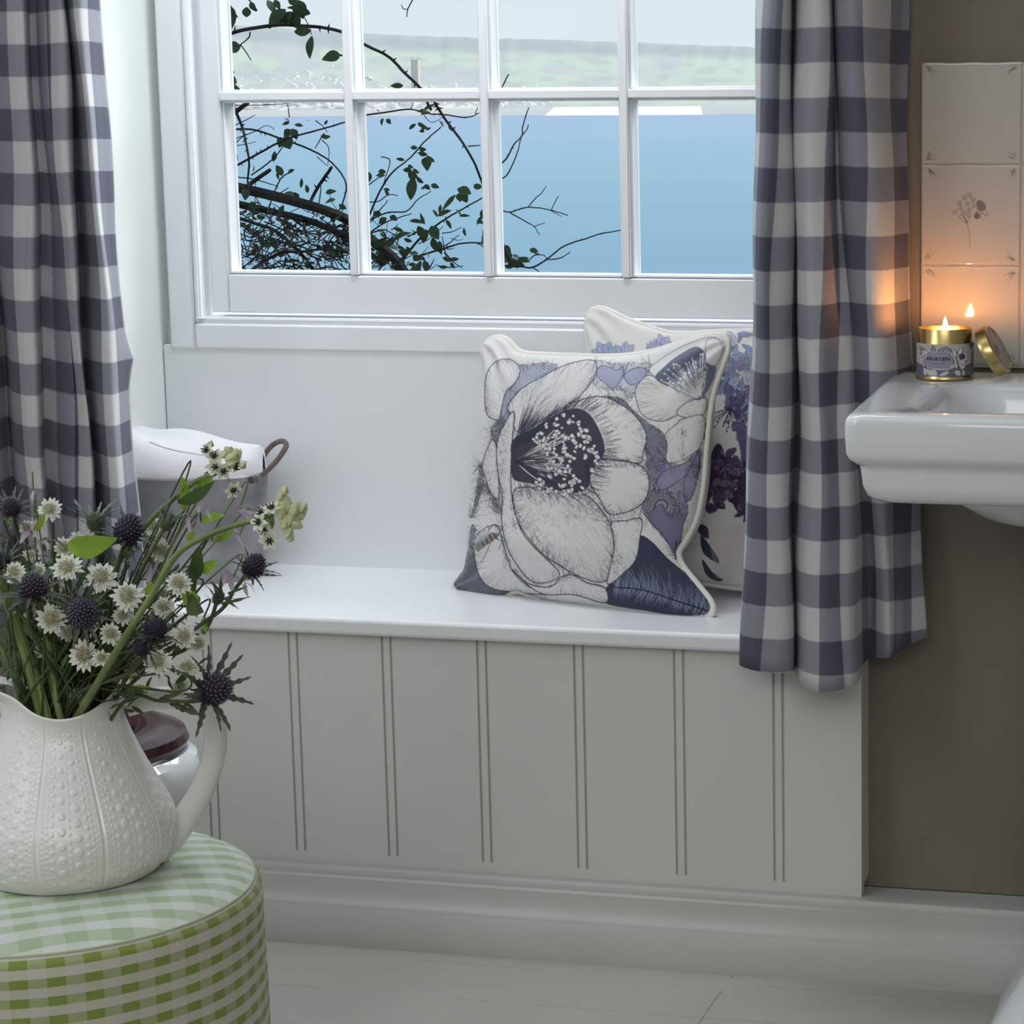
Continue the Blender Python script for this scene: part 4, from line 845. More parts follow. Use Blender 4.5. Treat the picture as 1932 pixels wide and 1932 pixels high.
    P4 = fq([(1115, 440), (1150, 400), (1240, 340), (1340, 290), (1450, 255), (1520, 275), (1530, 330), (1490, 420), (1440, 560), (1380, 600), (1250, 540), (1160, 490)]); c.fill(P4, PALE)
    D = fq([(1150, 490), (1200, 420), (1290, 350), (1390, 310), (1460, 400), (1490, 440), (1440, 560), (1380, 610), (1280, 560)]); c.fill(D, mix(.45)*1.25, .95)
    o = np.array(fq([(1400, 600)])[0])
    for k in range(75):
        a = np.radians(r.uniform(185, 285)); l = r.uniform(30, 88); e = o+np.array([math.cos(a), math.sin(a)])*l; m_ = (o+e)/2+r.normal(0, 2, 2)
        c.line([o+(e-o)*.12, m_, e], .9, PALE*.95, .9)
        c.fill([e+r.normal(0, .4, 2)+np.array([math.cos(t), math.sin(t)])*r.uniform(1.3, 2.6) for t in np.linspace(0, 2*PI, 6)[:-1]], PALE, .95, 3)
    c.fill(fq([(1440, 270), (1500, 270), (1525, 330), (1490, 410), (1440, 400), (1430, 330)]), PALE); outl(fq([(1440, 270), (1500, 270), (1525, 330), (1490, 410), (1440, 400), (1430, 330)]), 1.1, mix(.7)); outl(P4, 1.3, mix(.6), .8)
    # two butterflies
    for p in ([(820, 440), (860, 415), (930, 440), (965, 420), (968, 470), (940, 520), (905, 542), (860, 510), (830, 485)], [(975, 470), (1010, 440), (1070, 425), (1100, 450), (1075, 495), (1020, 523), (985, 505)]):
        q = fq(p); c.fill(q, np.array([.34, .36, .50]), .9); hatch(q, 70, 6, 22, fq([(970, 430)])[0], .7, INKB, .6, .2); outl(q, 1.3, mix(.5))
    c.line(fq([(970, 480), (985, 430), (1000, 395)]), 1.4, mix(.4))
    # leaves at right
    for p in ([(1158, 1060), (1200, 1005), (1280, 975), (1350, 955), (1325, 1020), (1250, 1085), (1175, 1112)], [(1305, 1080), (1340, 1000), (1385, 930), (1400, 980), (1370, 1110), (1335, 1175)], [(1280, 1120), (1310, 1150), (1330, 1220), (1310, 1290), (1285, 1220)], [(1360, 960), (1395, 900), (1392, 1000), (1370, 1040)]):
        q = fq(p); c.fill(q, np.array([.27, .26, .38])); hatch(q, 60, 8, 26, None, .8, INKN, .7, .5); outl(q, 1.2)
    # coiled fern
    ctr = np.array(fq([(1185, 1205)])[0])
    for k in range(110):
        a = k/110*2*PI*1.25; r0, r1 = 15-k*.05, 33-k*.08; d = np.array([math.cos(a), math.sin(a)*.98])
        c.line([ctr+d*r0, ctr+d*r1], 1.6, INKN, .9); 
        if k % 2: c.line([ctr+d*(r0+2), ctr+d*(r1-1)], .9, PALE*.85, .9)
    t = np.linspace(0, 5, 40); c.line([ctr+np.array([math.cos(x), math.sin(x)])*(14-x*2.2) for x in t], 2.2, PALE*.6, .9)
    st = fq([(1110, 1270), (1180, 1190), (1230, 1260), (1300, 1250), (1300, 1350), (1270, 1480), (1235, 1430), (1180, 1350)]); c.fill(st, np.array([.17, .17, .27]), .95); hatch(st, 70, 10, 30, fq([(1265, 1480)])[0], .8, INKN, .7, .2); outl(st, 1)
    c.line(fq([(1265, 1400), (1262, 1500)]), 3, INKN*1.5)
    # big bloom: outer petals
    petals = [([(320, 640), (400, 545), (510, 480), (650, 410), (800, 385), (812, 470), (740, 570), (640, 650), (500, 725), (380, 790), (345, 700)], (350, 900), 130, 70), ([(200, 470), (250, 395), (330, 380), (388, 425), (372, 500), (310, 565), (285, 660), (265, 720), (205, 690), (192, 600)], (290, 740), 110, 45),
              ([(178, 980), (205, 880), (240, 830), (262, 900), (266, 1000), (272, 1160), (225, 1125), (195, 1040)], (262, 1000), 80, 26), ([(135, 1400), (180, 1335), (262, 1310), (292, 1400), (345, 1560), (430, 1650), (530, 1695), (350, 1685), (215, 1655), (150, 1560)], (320, 1500), 120, 40),
              ([(345, 1560), (440, 1640), (560, 1655), (620, 1600), (690, 1590), (770, 1635), (865, 1660), (868, 1745), (690, 1700), (500, 1690)], (640, 1600), 120, 34), ([(900, 1300), (985, 1285), (1072, 1275), (1062, 1380), (1040, 1500), (970, 1580), (880, 1640), (893, 1500), (918, 1420)], (900, 1290), 90, 36),
              ([(640, 655), (740, 605), (850, 590), (960, 635), (1050, 712), (1098, 805), (1082, 900), (1062, 962), (950, 945), (840, 930), (800, 860), (740, 730)], (760, 860), 120, 34), ([(800, 940), (950, 948), (1068, 978), (1112, 1050), (1100, 1150), (1045, 1212), (950, 1247), (880, 1242), (840, 1170), (790, 1090), (770, 1010)], (700, 960), 120, 30),
              ([(360, 1110), (470, 1100), (620, 1115), (740, 1130), (825, 1200), (892, 1300), (916, 1420), (893, 1550), (872, 1622), (800, 1625), (690, 1582), (600, 1530), (505, 1460), (400, 1330), (358, 1220)], (560, 1130), 190, 50), ([(357, 675), (300, 742), (260, 860), (264, 1000), (290, 1150), (286, 1280), (312, 1420), (370, 1530), (450, 1622), (540, 1632), (612, 1590), (560, 1520), (480, 1445), (400, 1345), (352, 1200), (338, 1050), (345, 850)], (345, 1000), 170, 24)]
    for p, tw, nh, ln in petals:
        q = fq(p); c.fill(q, PALE); hatch(q, nh, 3, ln*.35, None, 1.1, INKB, .55, .5); hatch(q, nh, 5, ln, fq([tw])[0], .8, INKN if p[0][1] > 600 else mix(.6), .75, .2); hatch(q, 12, 10, 34, None, .5, INKN, .55, .6); outl(q, 1.9 if p[0][0] > 340 else 1.5)
    cross(640, 1180, 900, 1290, 90, 7); cross(1080, 880, 1180, 1000, 60, 6, .8, .8); cross(920, 940, 1080, 980, 40, 5, .7, .8); cross(560, 1500, 760, 1590, 50, 6); cross(860, 1480, 960, 1580, 30, 5); cross(880, 580, 1010, 640, 40, 6); cross(470, 1130, 720, 1330, 60, 6, .6, .5)
    # long flowing contour strokes
    for k in range(120):
        x = r.uniform(420, 820); y = r.uniform(1180, 1560)
        if (x-640)/230+(y-1370)/260 > 1.2: continue
        a = np.array(fq([(x, y)])[0]); d = np.array([.55, .83]); l = r.uniform(8, 40); c.line([a, a+d*l*.5+(r.normal(0, 1.5), 0), a+d*l], .55, INKN, r.uniform(.25, .6), True)
    for k in range(70): a = np.array(fq([(r.uniform(380, 560), r.uniform(560, 760))])[0]); d = np.array([.8, -.6]); l = r.uniform(15, 60); c.line([a, a+d*l*.5+r.normal(0, 1, 2), a+d*l], .8, mix(.6), r.uniform(.3, .7), True)
    # long dark strokes fanning from the heart of the bloom over the upper petals, and shading along petal edges
    o = np.array(fq([(352, 900)])[0])
    for k in range(150):
        a = np.radians(r.uniform(-78, -34)); l0 = r.uniform(8, 60); l1 = l0+r.uniform(25, 75); d = np.array([math.cos(a), math.sin(a)]); c.line([o+d*l0, o+d*(l0+l1)/2+r.normal(0, 1.5, 2), o+d*l1], r.uniform(.8, 1.7), INKN, r.uniform(.5, .95), True)
    for (x0, y0), (x1, y1), n_, wd in (((360, 1100), (800, 1190), 150, 26), ((345, 900), (352, 1330), 120, 14), ((835, 940), (1090, 975), 90, 14), ((880, 1240), (915, 1560), 90, 16), ((370, 1240), (620, 1560), 130, 20), ((640, 655), (1090, 800), 60, 10), ((300, 700), (270, 1150), 110, 14), ((880, 1250), (1090, 1230), 90, 16), ((240, 1200), (330, 1560), 90, 16)):
        for k in range(n_):
            t = r.random(); p = np.array(fq([(x0+(x1-x0)*t, y0+(y1-y0)*t)])[0])+r.normal(0, wd*.3, 2); a = r.choice([.9, -.7, 1.3])+r.normal(0, .15); l = r.uniform(4, wd*.8); c.line([p, p+np.array([math.cos(a), math.sin(a)])*l], r.uniform(.7, 1.2), INKN, r.uniform(.45, .9), True)
    # stamens
    D = fq([(350, 830), (470, 765), (590, 690), (700, 655), (780, 690), (840, 790), (865, 890), (830, 960), (790, 1020), (770, 1100), (690, 1130), (560, 1100), (440, 1075), (352, 1050), (340, 940)]); c.fill(D, INKN*.9, .97)
    o = np.array(fq([(362, 955)])[0])
    q = catmull(D, 10, True)
    for k in range(520):
        a = q[r.integers(0, len(q))]; d = a-o; d /= np.linalg.norm(d)+1e-6
        if d[0] < .15: continue
        d = d+r.normal(0, .12, 2); l = r.uniform(8, 38); c.line([a-d*3, a+d*l], 1.2, INKN, r.uniform(.6, 1), True)
    for k in range(46):
        a = np.radians(r.uniform(-40, 38)); l = r.uniform(55, 118); e = o+np.array([math.cos(a), math.sin(a)])*l; m_ = (o+e)/2+r.normal(0, 3, 2); c.line(catmull([o+(e-o)*r.uniform(.06, .3), m_, e], 4), r.uniform(.9, 2.0), PALE, .95)
    for k in range(60):
        a = np.radians(r.uniform(-40, 38)); l = r.uniform(40, 110); e = o+np.array([math.cos(a), math.sin(a)])*l; c.line([o, (o+e)/2+r.normal(0, 1.5, 2), e], r.uniform(.7, 1.5), INKN, .95)
    for k in range(190):
        a = np.radians(r.uniform(-54, 50)); l = r.uniform(62, 166)*(1-.2*abs(a)); e = o+np.array([math.cos(a), math.sin(a)*.95])*l; ra, rb, ro = r.uniform(3, 6.2), r.uniform(2.2, 4.4), r.uniform(0, PI)
        el = [e+np.array([ra*math.cos(t)*math.cos(ro)-rb*math.sin(t)*math.sin(ro), ra*math.cos(t)*math.sin(ro)+rb*math.sin(t)*math.cos(ro)]) for t in np.linspace(0, 2*PI, 9)[:-1]]
        if e[0] > 1134 or e[1] > 936 or e[1] < 775: continue
        c.fill(el, PALE, 1, 3); c.line(el+[el[0]], .9, INKN)
    # bee
    q = fq([(140, 1420), (170, 1380), (230, 1350), (275, 1365), (240, 1395), (180, 1440), (150, 1460)]); c.fill(q, np.array([.25, .22, .19])); 
    for k in range(4): c.line(fq([(165+k*26, 1375-k*5), (185+k*26, 1425-k*12)]), 2.2, INKN)
    c.fill(fq([(120, 1400), (200, 1350), (230, 1340), (180, 1400)]), np.array([.42, .47, .55]), .7)
    for p in ([(240, 1380), (290, 1400), (270, 1450)], [(230, 1395), (200, 1470), (170, 1520)], [(210, 1340), (240, 1310), (290, 1320)], [(260, 1370), (310, 1300)], [(220, 1330), (205, 1310)]): c.line(fq(p), 1.2, INKN)
    # crosshatch at left
    for k in range(150): a = np.array(fq([(r.uniform(195, 330), r.uniform(560, 1300))])[0]); d = r.normal(0, 1, 2); d /= np.linalg.norm(d); c.line([a, a+d*r.uniform(4, 14)], .6, mix(.4), r.uniform(.2, .6))
    return c

fb = lambda pts: [(1090+x/5.367, 570+y/5.367) for x, y in pts]
def draw_back():
    c = Canvas(1080, 570, 1520, 1130, 2.0, PALE*1.04); r = np.random.default_rng(5)
    def pet(x, y, a, l, w_, col, out=INKN, o=.9):
        d = np.array([math.cos(a), math.sin(a)]); s = np.array([-d[1], d[0]]); p = np.array([x, y])
        q = [p, p+d*l*.35+s*l*w_, p+d*l*.8+s*l*w_*.6, p+d*l, p+d*l*.8-s*l*w_*.6, p+d*l*.35-s*l*w_]
        c.fill(q, col); k = catmull(q, 5, True); c.line(np.vstack([k, k[0]]), 1.0, out, o)
        for _ in range(4): t = r.uniform(-.6, .6); c.line([p+d*l*.1, p+d*l*.8+s*l*w_*t], .6, out, .5)
    for x, y, n, L0, col in [(1140, 668, 6, 22, (.36, .42, .60)), (1158, 672, 5, 18, (.34, .45, .58)), (1178, 670, 5, 22, (.40, .42, .60)), (1250, 655, 7, 22, (.42, .44, .62)), (1235, 662, 6, 18, (.40, .43, .60))]:
        for k in range(n): pet(x, y, -PI*.9+k*PI*.8/n+r.normal(0, .1), L0*r.uniform(.8, 1.2), .3, np.array(col), INKB)
    def cluster(cx, cy, R, n, cols, out):
        for k in range(n):
            a = r.uniform(0, 2*PI); rr = R*math.sqrt(r.random()); pet(cx+rr*math.cos(a), cy+rr*math.sin(a)*1.1, r.uniform(0, 2*PI), r.uniform(14, 32), r.uniform(.16, .3), np.array(cols[r.integers(0, len(cols))])*r.uniform(.8, 1.1), out)
    blues = [(.30, .36, .55), (.42, .48, .62), (.22, .27, .45), (.52, .55, .63)]; purp = [(.10, .055, .13), (.15, .085, .18), (.22, .15, .26), (.07, .035, .09)]; mid = [(.20, .17, .32), (.30, .27, .42), (.13, .11, .24)]
    cluster(1400, 665, 36, 34, blues, INKB); cluster(1390, 730, 34, 46, blues+mid, INKB); cluster(1450, 720, 60, 60, blues, INKB); cluster(1400, 775, 30, 40, mid+blues[:1], INKN)
    for k in range(24): a = r.uniform(PI*.2, PI*.95); l = r.uniform(25, 48); c.line([(1378, 770), (1378+math.cos(a)*l*.5+r.normal(0, 2), 770+math.sin(a)*l*.5), (1378+math.cos(a)*l, 770+math.sin(a)*l)], 1.1, INKN); c.fill([(1378+math.cos(a)*l+dx, 770+math.sin(a)*l+dy) for dx, dy in ((-2, 0), (0, -2), (2, 0), (0, 2))], INKN, 1, 3)
    cluster(1420, 812, 24, 22, mid, INKN)
    for k in range(3): c.line([(1388+k*8, 800), (1400+k*5, 850), (1402+k*3, 890)], 6, np.array(mid[2]))
    cluster(1362, 890, 30, 60, purp+mid[1:2], INKN*.5); cluster(1385, 905, 40, 80, purp+mid[2:], INKN*.5); cluster(1345, 925, 30, 50, purp, INKN*.5); cluster(1420, 920, 40, 60, purp, INKN*.5)
    for a in np.linspace(.2, 1.2, 5): pet(1395, 930, a, 48, .12, np.array(purp[0]))
    pet(1330, 958, .1, 24, .4, np.array([.10, .05, .13])); c.fill([(1322, 1010), (1340, 1030), (1358, 1060), (1345, 1058), (1325, 1040)], np.array([.05, .055, .10])); c.fill([(1325, 1055), (1345, 1080), (1365, 1095), (1345, 1094), (1330, 1080)], np.array([.06, .06, .10])); pet(1320, 990, 1.0, 30, .3, np.array([.08, .05, .11]))
    c.fill([(1335, 1000), (1420, 985), (1420, 1100), (1350, 1090)], np.array([.55, .49, .50]), .25, 0)
    return c

M_CUSH = mat('printed_linen', (.8, .8, .8), .9, vcol=True, bump=.35, bscale=700, spec=.15, sheen=.2)
M_PIPE = mat('cream_piping', (.74, .71, .66), .85, bump=.3, bscale=600, sheen=.2)
def cushion(name, label, edges, depth, canvas, N_, thick, nrm, back_col, bk=.85):
    """edges: top, right, bottom, left as image traces (top l->r, right t->b, bottom l->r, left t->b); depth(u,v) -> Y of the seam plane"""
    def ev(tr, t):
        p = catmull(tr, 12); d = np.concatenate([[0], np.cumsum(np.linalg.norm(np.diff(p, axis=0), axis=1))]); d /= d[-1]
        return np.stack([np.interp(t, d, p[:, 0]), np.interp(t, d, p[:, 1])], -1)
    u = np.linspace(0, 1, N_); v = np.linspace(0, 1, N_)
    T_, B_, L_, R_ = ev(edges[0], u), ev(edges[2], u), ev(edges[3], v), ev(edges[1], v)
    U_, V_ = np.meshgrid(u, v, indexing='ij'); U3, V3_ = U_[..., None], V_[..., None]
    px = (1-V3_)*T_[:, None]+V3_*B_[:, None]+(1-U3)*L_[None]+U3*R_[None]-((1-U3)*(1-V3_)*T_[0]+U3*(1-V3_)*T_[-1]+(1-U3)*V3_*B_[0]+U3*V3_*B_[-1])
    Yp = depth(U_, V_)
    rays = FW+RT*((px[..., :1]-PX)/F)-UP*((px[..., 1:]-PY)/F); P0 = CLOC+rays*((Yp[..., None]-CLOC[1])/rays[..., 1:2])
    puff = (np.clip(1-(2*U_-1)**2, 0, 1)*np.clip(1-(2*V_-1)**2, 0, 1))
    h = thick*puff**.42*(1-.0*puff)
    h = h*(1+.04*np.sin(U_*9+V_*4)+.03*np.sin(V_*11-U_*5))
    # soft puckers running in from the corners
    for cu, cv in ((0, 0), (1, 0), (0, 1), (1, 1)):
        du, dv = U_-cu, V_-cv; dd = np.hypot(du, dv); an = np.arctan2(abs(dv), abs(du)); h += .0028*np.exp(-((dd-.16)/.10)**2)*np.cos(an*11)*(puff > 1e-6)
    nrm = np.asarray(nrm, float)/np.linalg.norm(nrm)
    Pf = P0+nrm*h[..., None]; Pk = P0-nrm*(h*bk)[..., None]
    root = empty(name, P0[N_//2, -1], label, 'cushion', None)
    b = MB(); b.grid(Pf, canvas.sample(proj(Pf)), flip=True); b.build('printed_front', M_CUSH, root)
    st = max(1, N_//60); idx = np.unique(np.r_[np.arange(0, N_, st), N_-1]); Pk = Pk[np.ix_(idx, idx)]
    b = MB(); b.grid(Pk, np.asarray(back_col)); b.build('back_cover', M_CUSH, root)
    rim = np.concatenate([P0[::4, 0], P0[-1, ::4], P0[::-4, -1], P0[0, ::-4]])
    # light smoothing so the cord turns the corners softly
    for _ in range(3): rim = (np.roll(rim, 1, 0)+2*rim+np.roll(rim, -1, 0))/4
    b = MB(); a = np.concatenate([rim, rim[:2]]); b.tube(a, .0048, 10, cap=False); b.build('piping', M_PIPE, root)
    return root
cf = draw_front(); YBL, YBR = atz(858, 1104, .487)[1], atz(1343, 1158, .487)[1]
E_top = [(917, 652), (925, 640), (945, 636), (962, 645), (978, 662), (1000, 668), (1070, 671), (1150, 673), (1210, 668), (1265, 654), (1320, 638), (1350, 632), (1368, 636), (1374, 645)]
E_rt = [(1374, 645), (1374, 662), (1360, 700), (1345, 745), (1337, 800), (1332, 850), (1326, 920), (1313, 980), (1292, 1020), (1279, 1042), (1290, 1070), (1318, 1105), (1340, 1132), (1347, 1148), (1343, 1160)]
E_bt = [(858, 1106), (870, 1117), (900, 1121), (945, 1125), (975, 1115), (1000, 1122), (1060, 1138), (1120, 1146), (1200, 1156), (1270, 1164), (1320, 1167), (1335, 1166), (1343, 1160)]
E_lf = [(917, 652), (911, 665), (915, 685), (917, 710), (913, 760), (905, 820), (901, 880), (898, 940), (890, 1000), (885, 1040), (878, 1072), (866, 1088), (857, 1098), (858, 1106)]
cushion('scatter_cushion', 'front cushion with large navy ink flower drawing and cream piping, on the seat', (E_top, E_rt, E_bt, E_lf), lambda u, v: YBL+(YBR-YBL)*u+.085*(1-v), cf, 430, .060, (-.32, -.93, .22), PALE*.95, 1.15)
cb = draw_back()
E2_top = [(1108, 606), (1112, 590), (1125, 581), (1145, 585), (1180, 602), (1225, 618), (1262, 629), (1300, 630), (1360, 626), (1420, 624), (1465, 610), (1490, 604)]
E2_rt = [(1490, 604), (1500, 620), (1490, 720), (1482, 850), (1485, 980), (1495, 1090)]
E2_bt = [(1118, 1060), (1150, 1080), (1250, 1092), (1340, 1102), (1420, 1110), (1495, 1090)]
E2_lf = [(1108, 606), (1106, 625), (1114, 680), (1112, 800), (1108, 900), (1106, 1000), (1118, 1060)]
cushion('scatter_cushion', 'cushion with blue and purple flower sprays half hidden behind the front cushion', (E2_top, E2_rt, E2_bt, E2_lf), lambda u, v: .225+.075*(1-v), cb, 260, .042, (-.05, -.95, .3), PALE*.98)

# ------------------------------------------------------------------ gingham stool
def green_check(name, uw, vw): return check_mat(name, ((.62, .60, .56), (.55, .58, .41), (.24, .33, .075)), trans=0, uw=uw, vw=vw, wu=.25, wv=.75)
M_GTOP = check_mat('green_gingham_top', ((.72, .76, .73), (.60, .69, .57), (.43, .55, .36)), trans=0, wu=.3, wv=.7); M_GSIDE = green_check('green_gingham_side', .5, .5)
SCX, SCY, SZ, SR = -1.241, -1.061, .438, .213
ST = empty('upholstered_stool', (SCX, SCY, 0), 'round stool covered in green and white gingham with the jug of flowers on it', 'stool')
n = 128; t = np.arange(n+1)*2*PI/n
prof = [(.0, .012), (.05, .012), (.10, .0115), (.15, .010), (.18, .006), (.197, .0), (.206, -.006)]
P = np.array([[(SCX+r_*math.cos(a), SCY+r_*math.sin(a), SZ+z) for a in t] for r_, z in prof for _ in (0,)])
ca, sa = math.cos(.62), math.sin(.62)
Uv = np.stack([(P[..., 0]*ca+P[..., 1]*sa)/.021, (-P[..., 0]*sa+P[..., 1]*ca)/.0145], -1)
b = MB(); b.grid(P, uv=Uv, flip=True); b.build('cushioned_top', M_GTOP, ST)
prs = [(.206, -.006), (.2125, -.014), (.2145, -.028), (.2135, -.05), (.214, -.09), (.2155, -.13), (.218, -.20), (.222, -.30), (.225, -.395)]
nz_ = 40; zz = np.linspace(0, 1, nz_)
rs = np.interp(zz, np.linspace(0, 1, len(prs)), [p[0] for p in prs]); zs = np.interp(zz, np.linspace(0, 1, len(prs)), [p[1] for p in prs])
arc = np.concatenate([[0], np.cumsum(np.hypot(np.diff(rs), np.diff(zs)))])
P = np.array([[((SCX+(r_+.0012*math.sin(a*9+z*30)*min(1, -z*6))*math.cos(a)), SCY+(r_+.0012*math.sin(a*9+z*30)*min(1, -z*6))*math.sin(a), SZ+z) for a in t] for r_, z in zip(rs, zs)])
Uv = np.array([[(a*.2135/.0168, -ar/.0092) for a in t] for ar in arc])
b = MB(); b.grid(P, uv=Uv, flip=True); b.build('side_cover', M_GSIDE, ST)
b = MB(); a_ = np.arange(97)*2*PI/96; b.tube(np.stack([SCX+.2065*np.cos(a_), SCY+.2065*np.sin(a_), np.full(97, SZ-.0068)], -1), .0014, 8, cap=False); b.build('seam_piping', mat('green_seam', (.48, .53, .38), .9), ST)
for k in range(4):
    a = PI/4+k*PI/2; x, y = SCX+.17*math.cos(a), SCY+.17*math.sin(a); b = MB(); b.lathe([(0, 0), (.018, 0), (.02, .012), (.015, .06), (0, .06)], (x, y, 0), 20); b.build('foot', M_MAHO, ST)
b = MB(); b.lathe([(0, .044), (.222, .044), (.225, .05)], (SCX, SCY, 0), 48); b.build('underside', mat('underside_board', (.2, .16, .12), .8), ST)
# ------------------------------------------------------------------ sea-urchin textured jug
JC = atz(136, 1640, SZ+.0125); JZ = SZ+.0125
vdir = np.array([JC[0]-CLOC[0], JC[1]-CLOC[1]]); vdir /= np.linalg.norm(vdir); rdir = np.array([vdir[1], -vdir[0]])   # image-right on the ground
M_JUG = mat('glazed_white_stoneware', (.84, .84, .83), .28, noise=.03, nscale=30, spec=.5, coat=.15)
J = empty('jug', (JC[0], JC[1], JZ), 'white jug with raised sea-urchin dots and loop handle, holding the flowers', 'jug')
JH = .1725
pz = np.array([0, .004, .018, .038, .058, .078, .100, .122, .145, .160, .1725]); pr_ = np.array([.082, .088, .098, .1035, .1015, .093, .081, .069, .0585, .0555, .0575])
nz_, na = 320, 880
zz = np.linspace(0, JH, nz_)
pc = catmull(np.stack([pz, pr_], -1), 14); rr = np.interp(zz, pc[:, 0], pc[:, 1])
aa = np.arange(na)*2*PI/na
def rim_h(a):      # a measured from image-right; lip rises at spout (left) and handle (right), dips front and back
    return .006+.012*np.cos(2*a)+.010*np.exp(-((np.cos(a)+1)/.35)**2)
def bumps(a, z):
    """raised rows of dots in ten panels, fine seams between"""
    k = a/(2*PI)*10; f = k-np.floor(k); out = np.zeros(np.broadcast(a, z).shape)
    h = np.zeros_like(out); w_ = 2*PI/10*np.interp(z, pc[:, 0], pc[:, 1])          # panel width in metres
    h += .0005*np.exp(-((f-.455)*w_/.0011)**2)+.0005*np.exp(-((f-.545)*w_/.0011)**2)-.0007*np.exp(-((f-.5)*w_/.0016)**2)
    for off, per, R_, hh, ph in ((.12, .0135, .0045, .0022, 0), (.88, .0135, .0045, .0022, .5), (.27, .0085, .0026, .0015, .3), (.73, .0085, .0026, .0015, .8), (.345, .0056, .0019, .0011, 0), (.655, .0056, .0019, .0011, .5), (.41, .0050, .0017, .0009, .3), (.59, .0050, .0017, .0009, .8), (0.0, .0066, .0019, .0012, .2), (1.0, .0066, .0019, .0012, .2)):
        s = np.interp(z, pc[:, 0], pc[:, 1])/.1035; dz = (z/(per*1)+ph); dz = (dz-np.round(dz))*per; dx = (f-off)*w_; d = np.hypot(dx, dz)/(R_*s)
        h += .8*hh*s*np.clip(1-d*d, 0, 1)*(1-.45*np.exp(-(d/.35)**2))
    return h*np.clip(z/.012, 0, 1)*np.clip((JH-.006-z)/.01, 0, 1)
A_, Z_ = np.meshgrid(aa, zz); top_t = np.clip((Z_-.09)/(JH-.09), 0, 1)**1.5
R_ = rr[:, None]+bumps(A_+.31, Z_)
sp_ = np.exp(-((np.cos(A_)+1)/.16)**2)*top_t**6*.022      # pouring lip pulled out to the left
R_ = R_+sp_
Zf = Z_+top_t*rim_h(A_)
def jug_xyz(R, A, Z):
    x = JC[0]+R*(np.cos(A)*rdir[0]-np.sin(A)*vdir[0]*-1*-1); y = JC[1]+R*(np.cos(A)*rdir[1]-np.sin(A)*vdir[1])
    return np.stack([x, y, JZ+Z], -1)
P = jug_xyz(R_, A_, Zf)
b = MB(); b.grid(P, closev=True)
inn = []
for k, (dr, t_) in enumerate(((-.0012, 1.0), (-.0038, .995), (-.005, .97), (-.005, .8), (-.005, .5), (-.005, .05))):
    zi = JH*t_; tt = np.clip((zi-.09)/(JH-.09), 0, 1)**1.5
    ri = np.interp(zi, pc[:, 0], pc[:, 1])+dr+np.exp(-((np.cos(aa)+1)/.16)**2)*tt**6*.022
    inn.append(jug_xyz(ri, aa, zi+tt*rim_h(aa)+(.0016 if k == 0 else 0)))
b.grid(np.concatenate([P[-1:], np.array(inn)]), closev=True)
b.f.append(tuple(range(na))[::-1]); b.build('body', M_JUG, J); print('rim', proj(jug_xyz(rr[-1], PI/2, JH+rim_h(PI/2))), proj(jug_xyz(rr[-1], -PI/2, JH+rim_h(PI/2))), proj(jug_xyz(rr[-1]+.022, PI, JH+rim_h(PI))), proj(jug_xyz(rr[-1], 0, JH+rim_h(0))))
JY = JC[1]
hp = [at(x, y, JY+rdir[1]*(x-136)/1885) for x, y in ((238, 1332), (290, 1318), (345, 1318), (388, 1335), (406, 1375), (402, 1430), (383, 1485), (355, 1535), (325, 1578), (292, 1606))]
b = MB(); b.tube(catmull(hp, 8), np.interp(np.linspace(0, 1, 73), [0, .3, .6, .85, 1], [.011, .0118, .0118, .0135, .016]), 14); b.build('handle', M_JUG, J)

# ------------------------------------------------------------------ flowers
M_STEM = mat('flower_stem', (.17, .235, .075), .55, noise=.2, nscale=40, trans=.1); M_DSTEM = mat('dark_stem', (.055, .075, .03), .6, noise=.3, nscale=40)
M_LEAF = mat('bright_leaf', (.30, .47, .06), .5, noise=.25, nscale=30, trans=.45); M_DLEAF = mat('deep_leaf', (.075, .13, .04), .55, noise=.3, nscale=30, trans=.3)
M_PETAL = mat('white_petal', (.8, .85, .75), .7, vcol=True, trans=.3); M_CTR = mat('flower_centre', (.42, .40, .26), .8, noise=.3, nscale=200)
M_THIS = mat('thistle_head', (.035, .028, .055), .7, vcol=True, spec=.25); M_BRACT = mat('thistle_bract', (.1, .13, .1), .6, vcol=True, trans=.15)
M_BELL = mat('mauve_petal', (.45, .33, .45), .7, vcol=True, trans=.4); M_BUD = mat('green_bud', (.74, .78, .50), .6, noise=.2, nscale=60, trans=.3); M_OVARY = mat('dark_ovary', (.012, .018, .012), .3)
PXJ = 4600/2.42
MOUTH = jug_xyz(0, 0, JH-.06)
def mouth(dx=0, dy=0): return MOUTH+V3(rdir[0]*dx+vdir[0]*dy, rdir[1]*dx+vdir[1]*dy, 0)
TOC = lambda P: (CLOC-P)/np.linalg.norm(CLOC-P)
def pos(x, y, d=0): return at(x, y, JY+d)
def stem_path(P, ax, k=.06, mx=None):
    base = mouth(*(rng.uniform(-.022, .022, 2) if mx is None else mx)); low = base-V3(0, 0, .07)
    neck = base+V3(0, 0, .075)+(P-base)*V3(.22, .22, 0)
    return catmull([low, base, neck, P-np.asarray(ax)*k, P], 7)
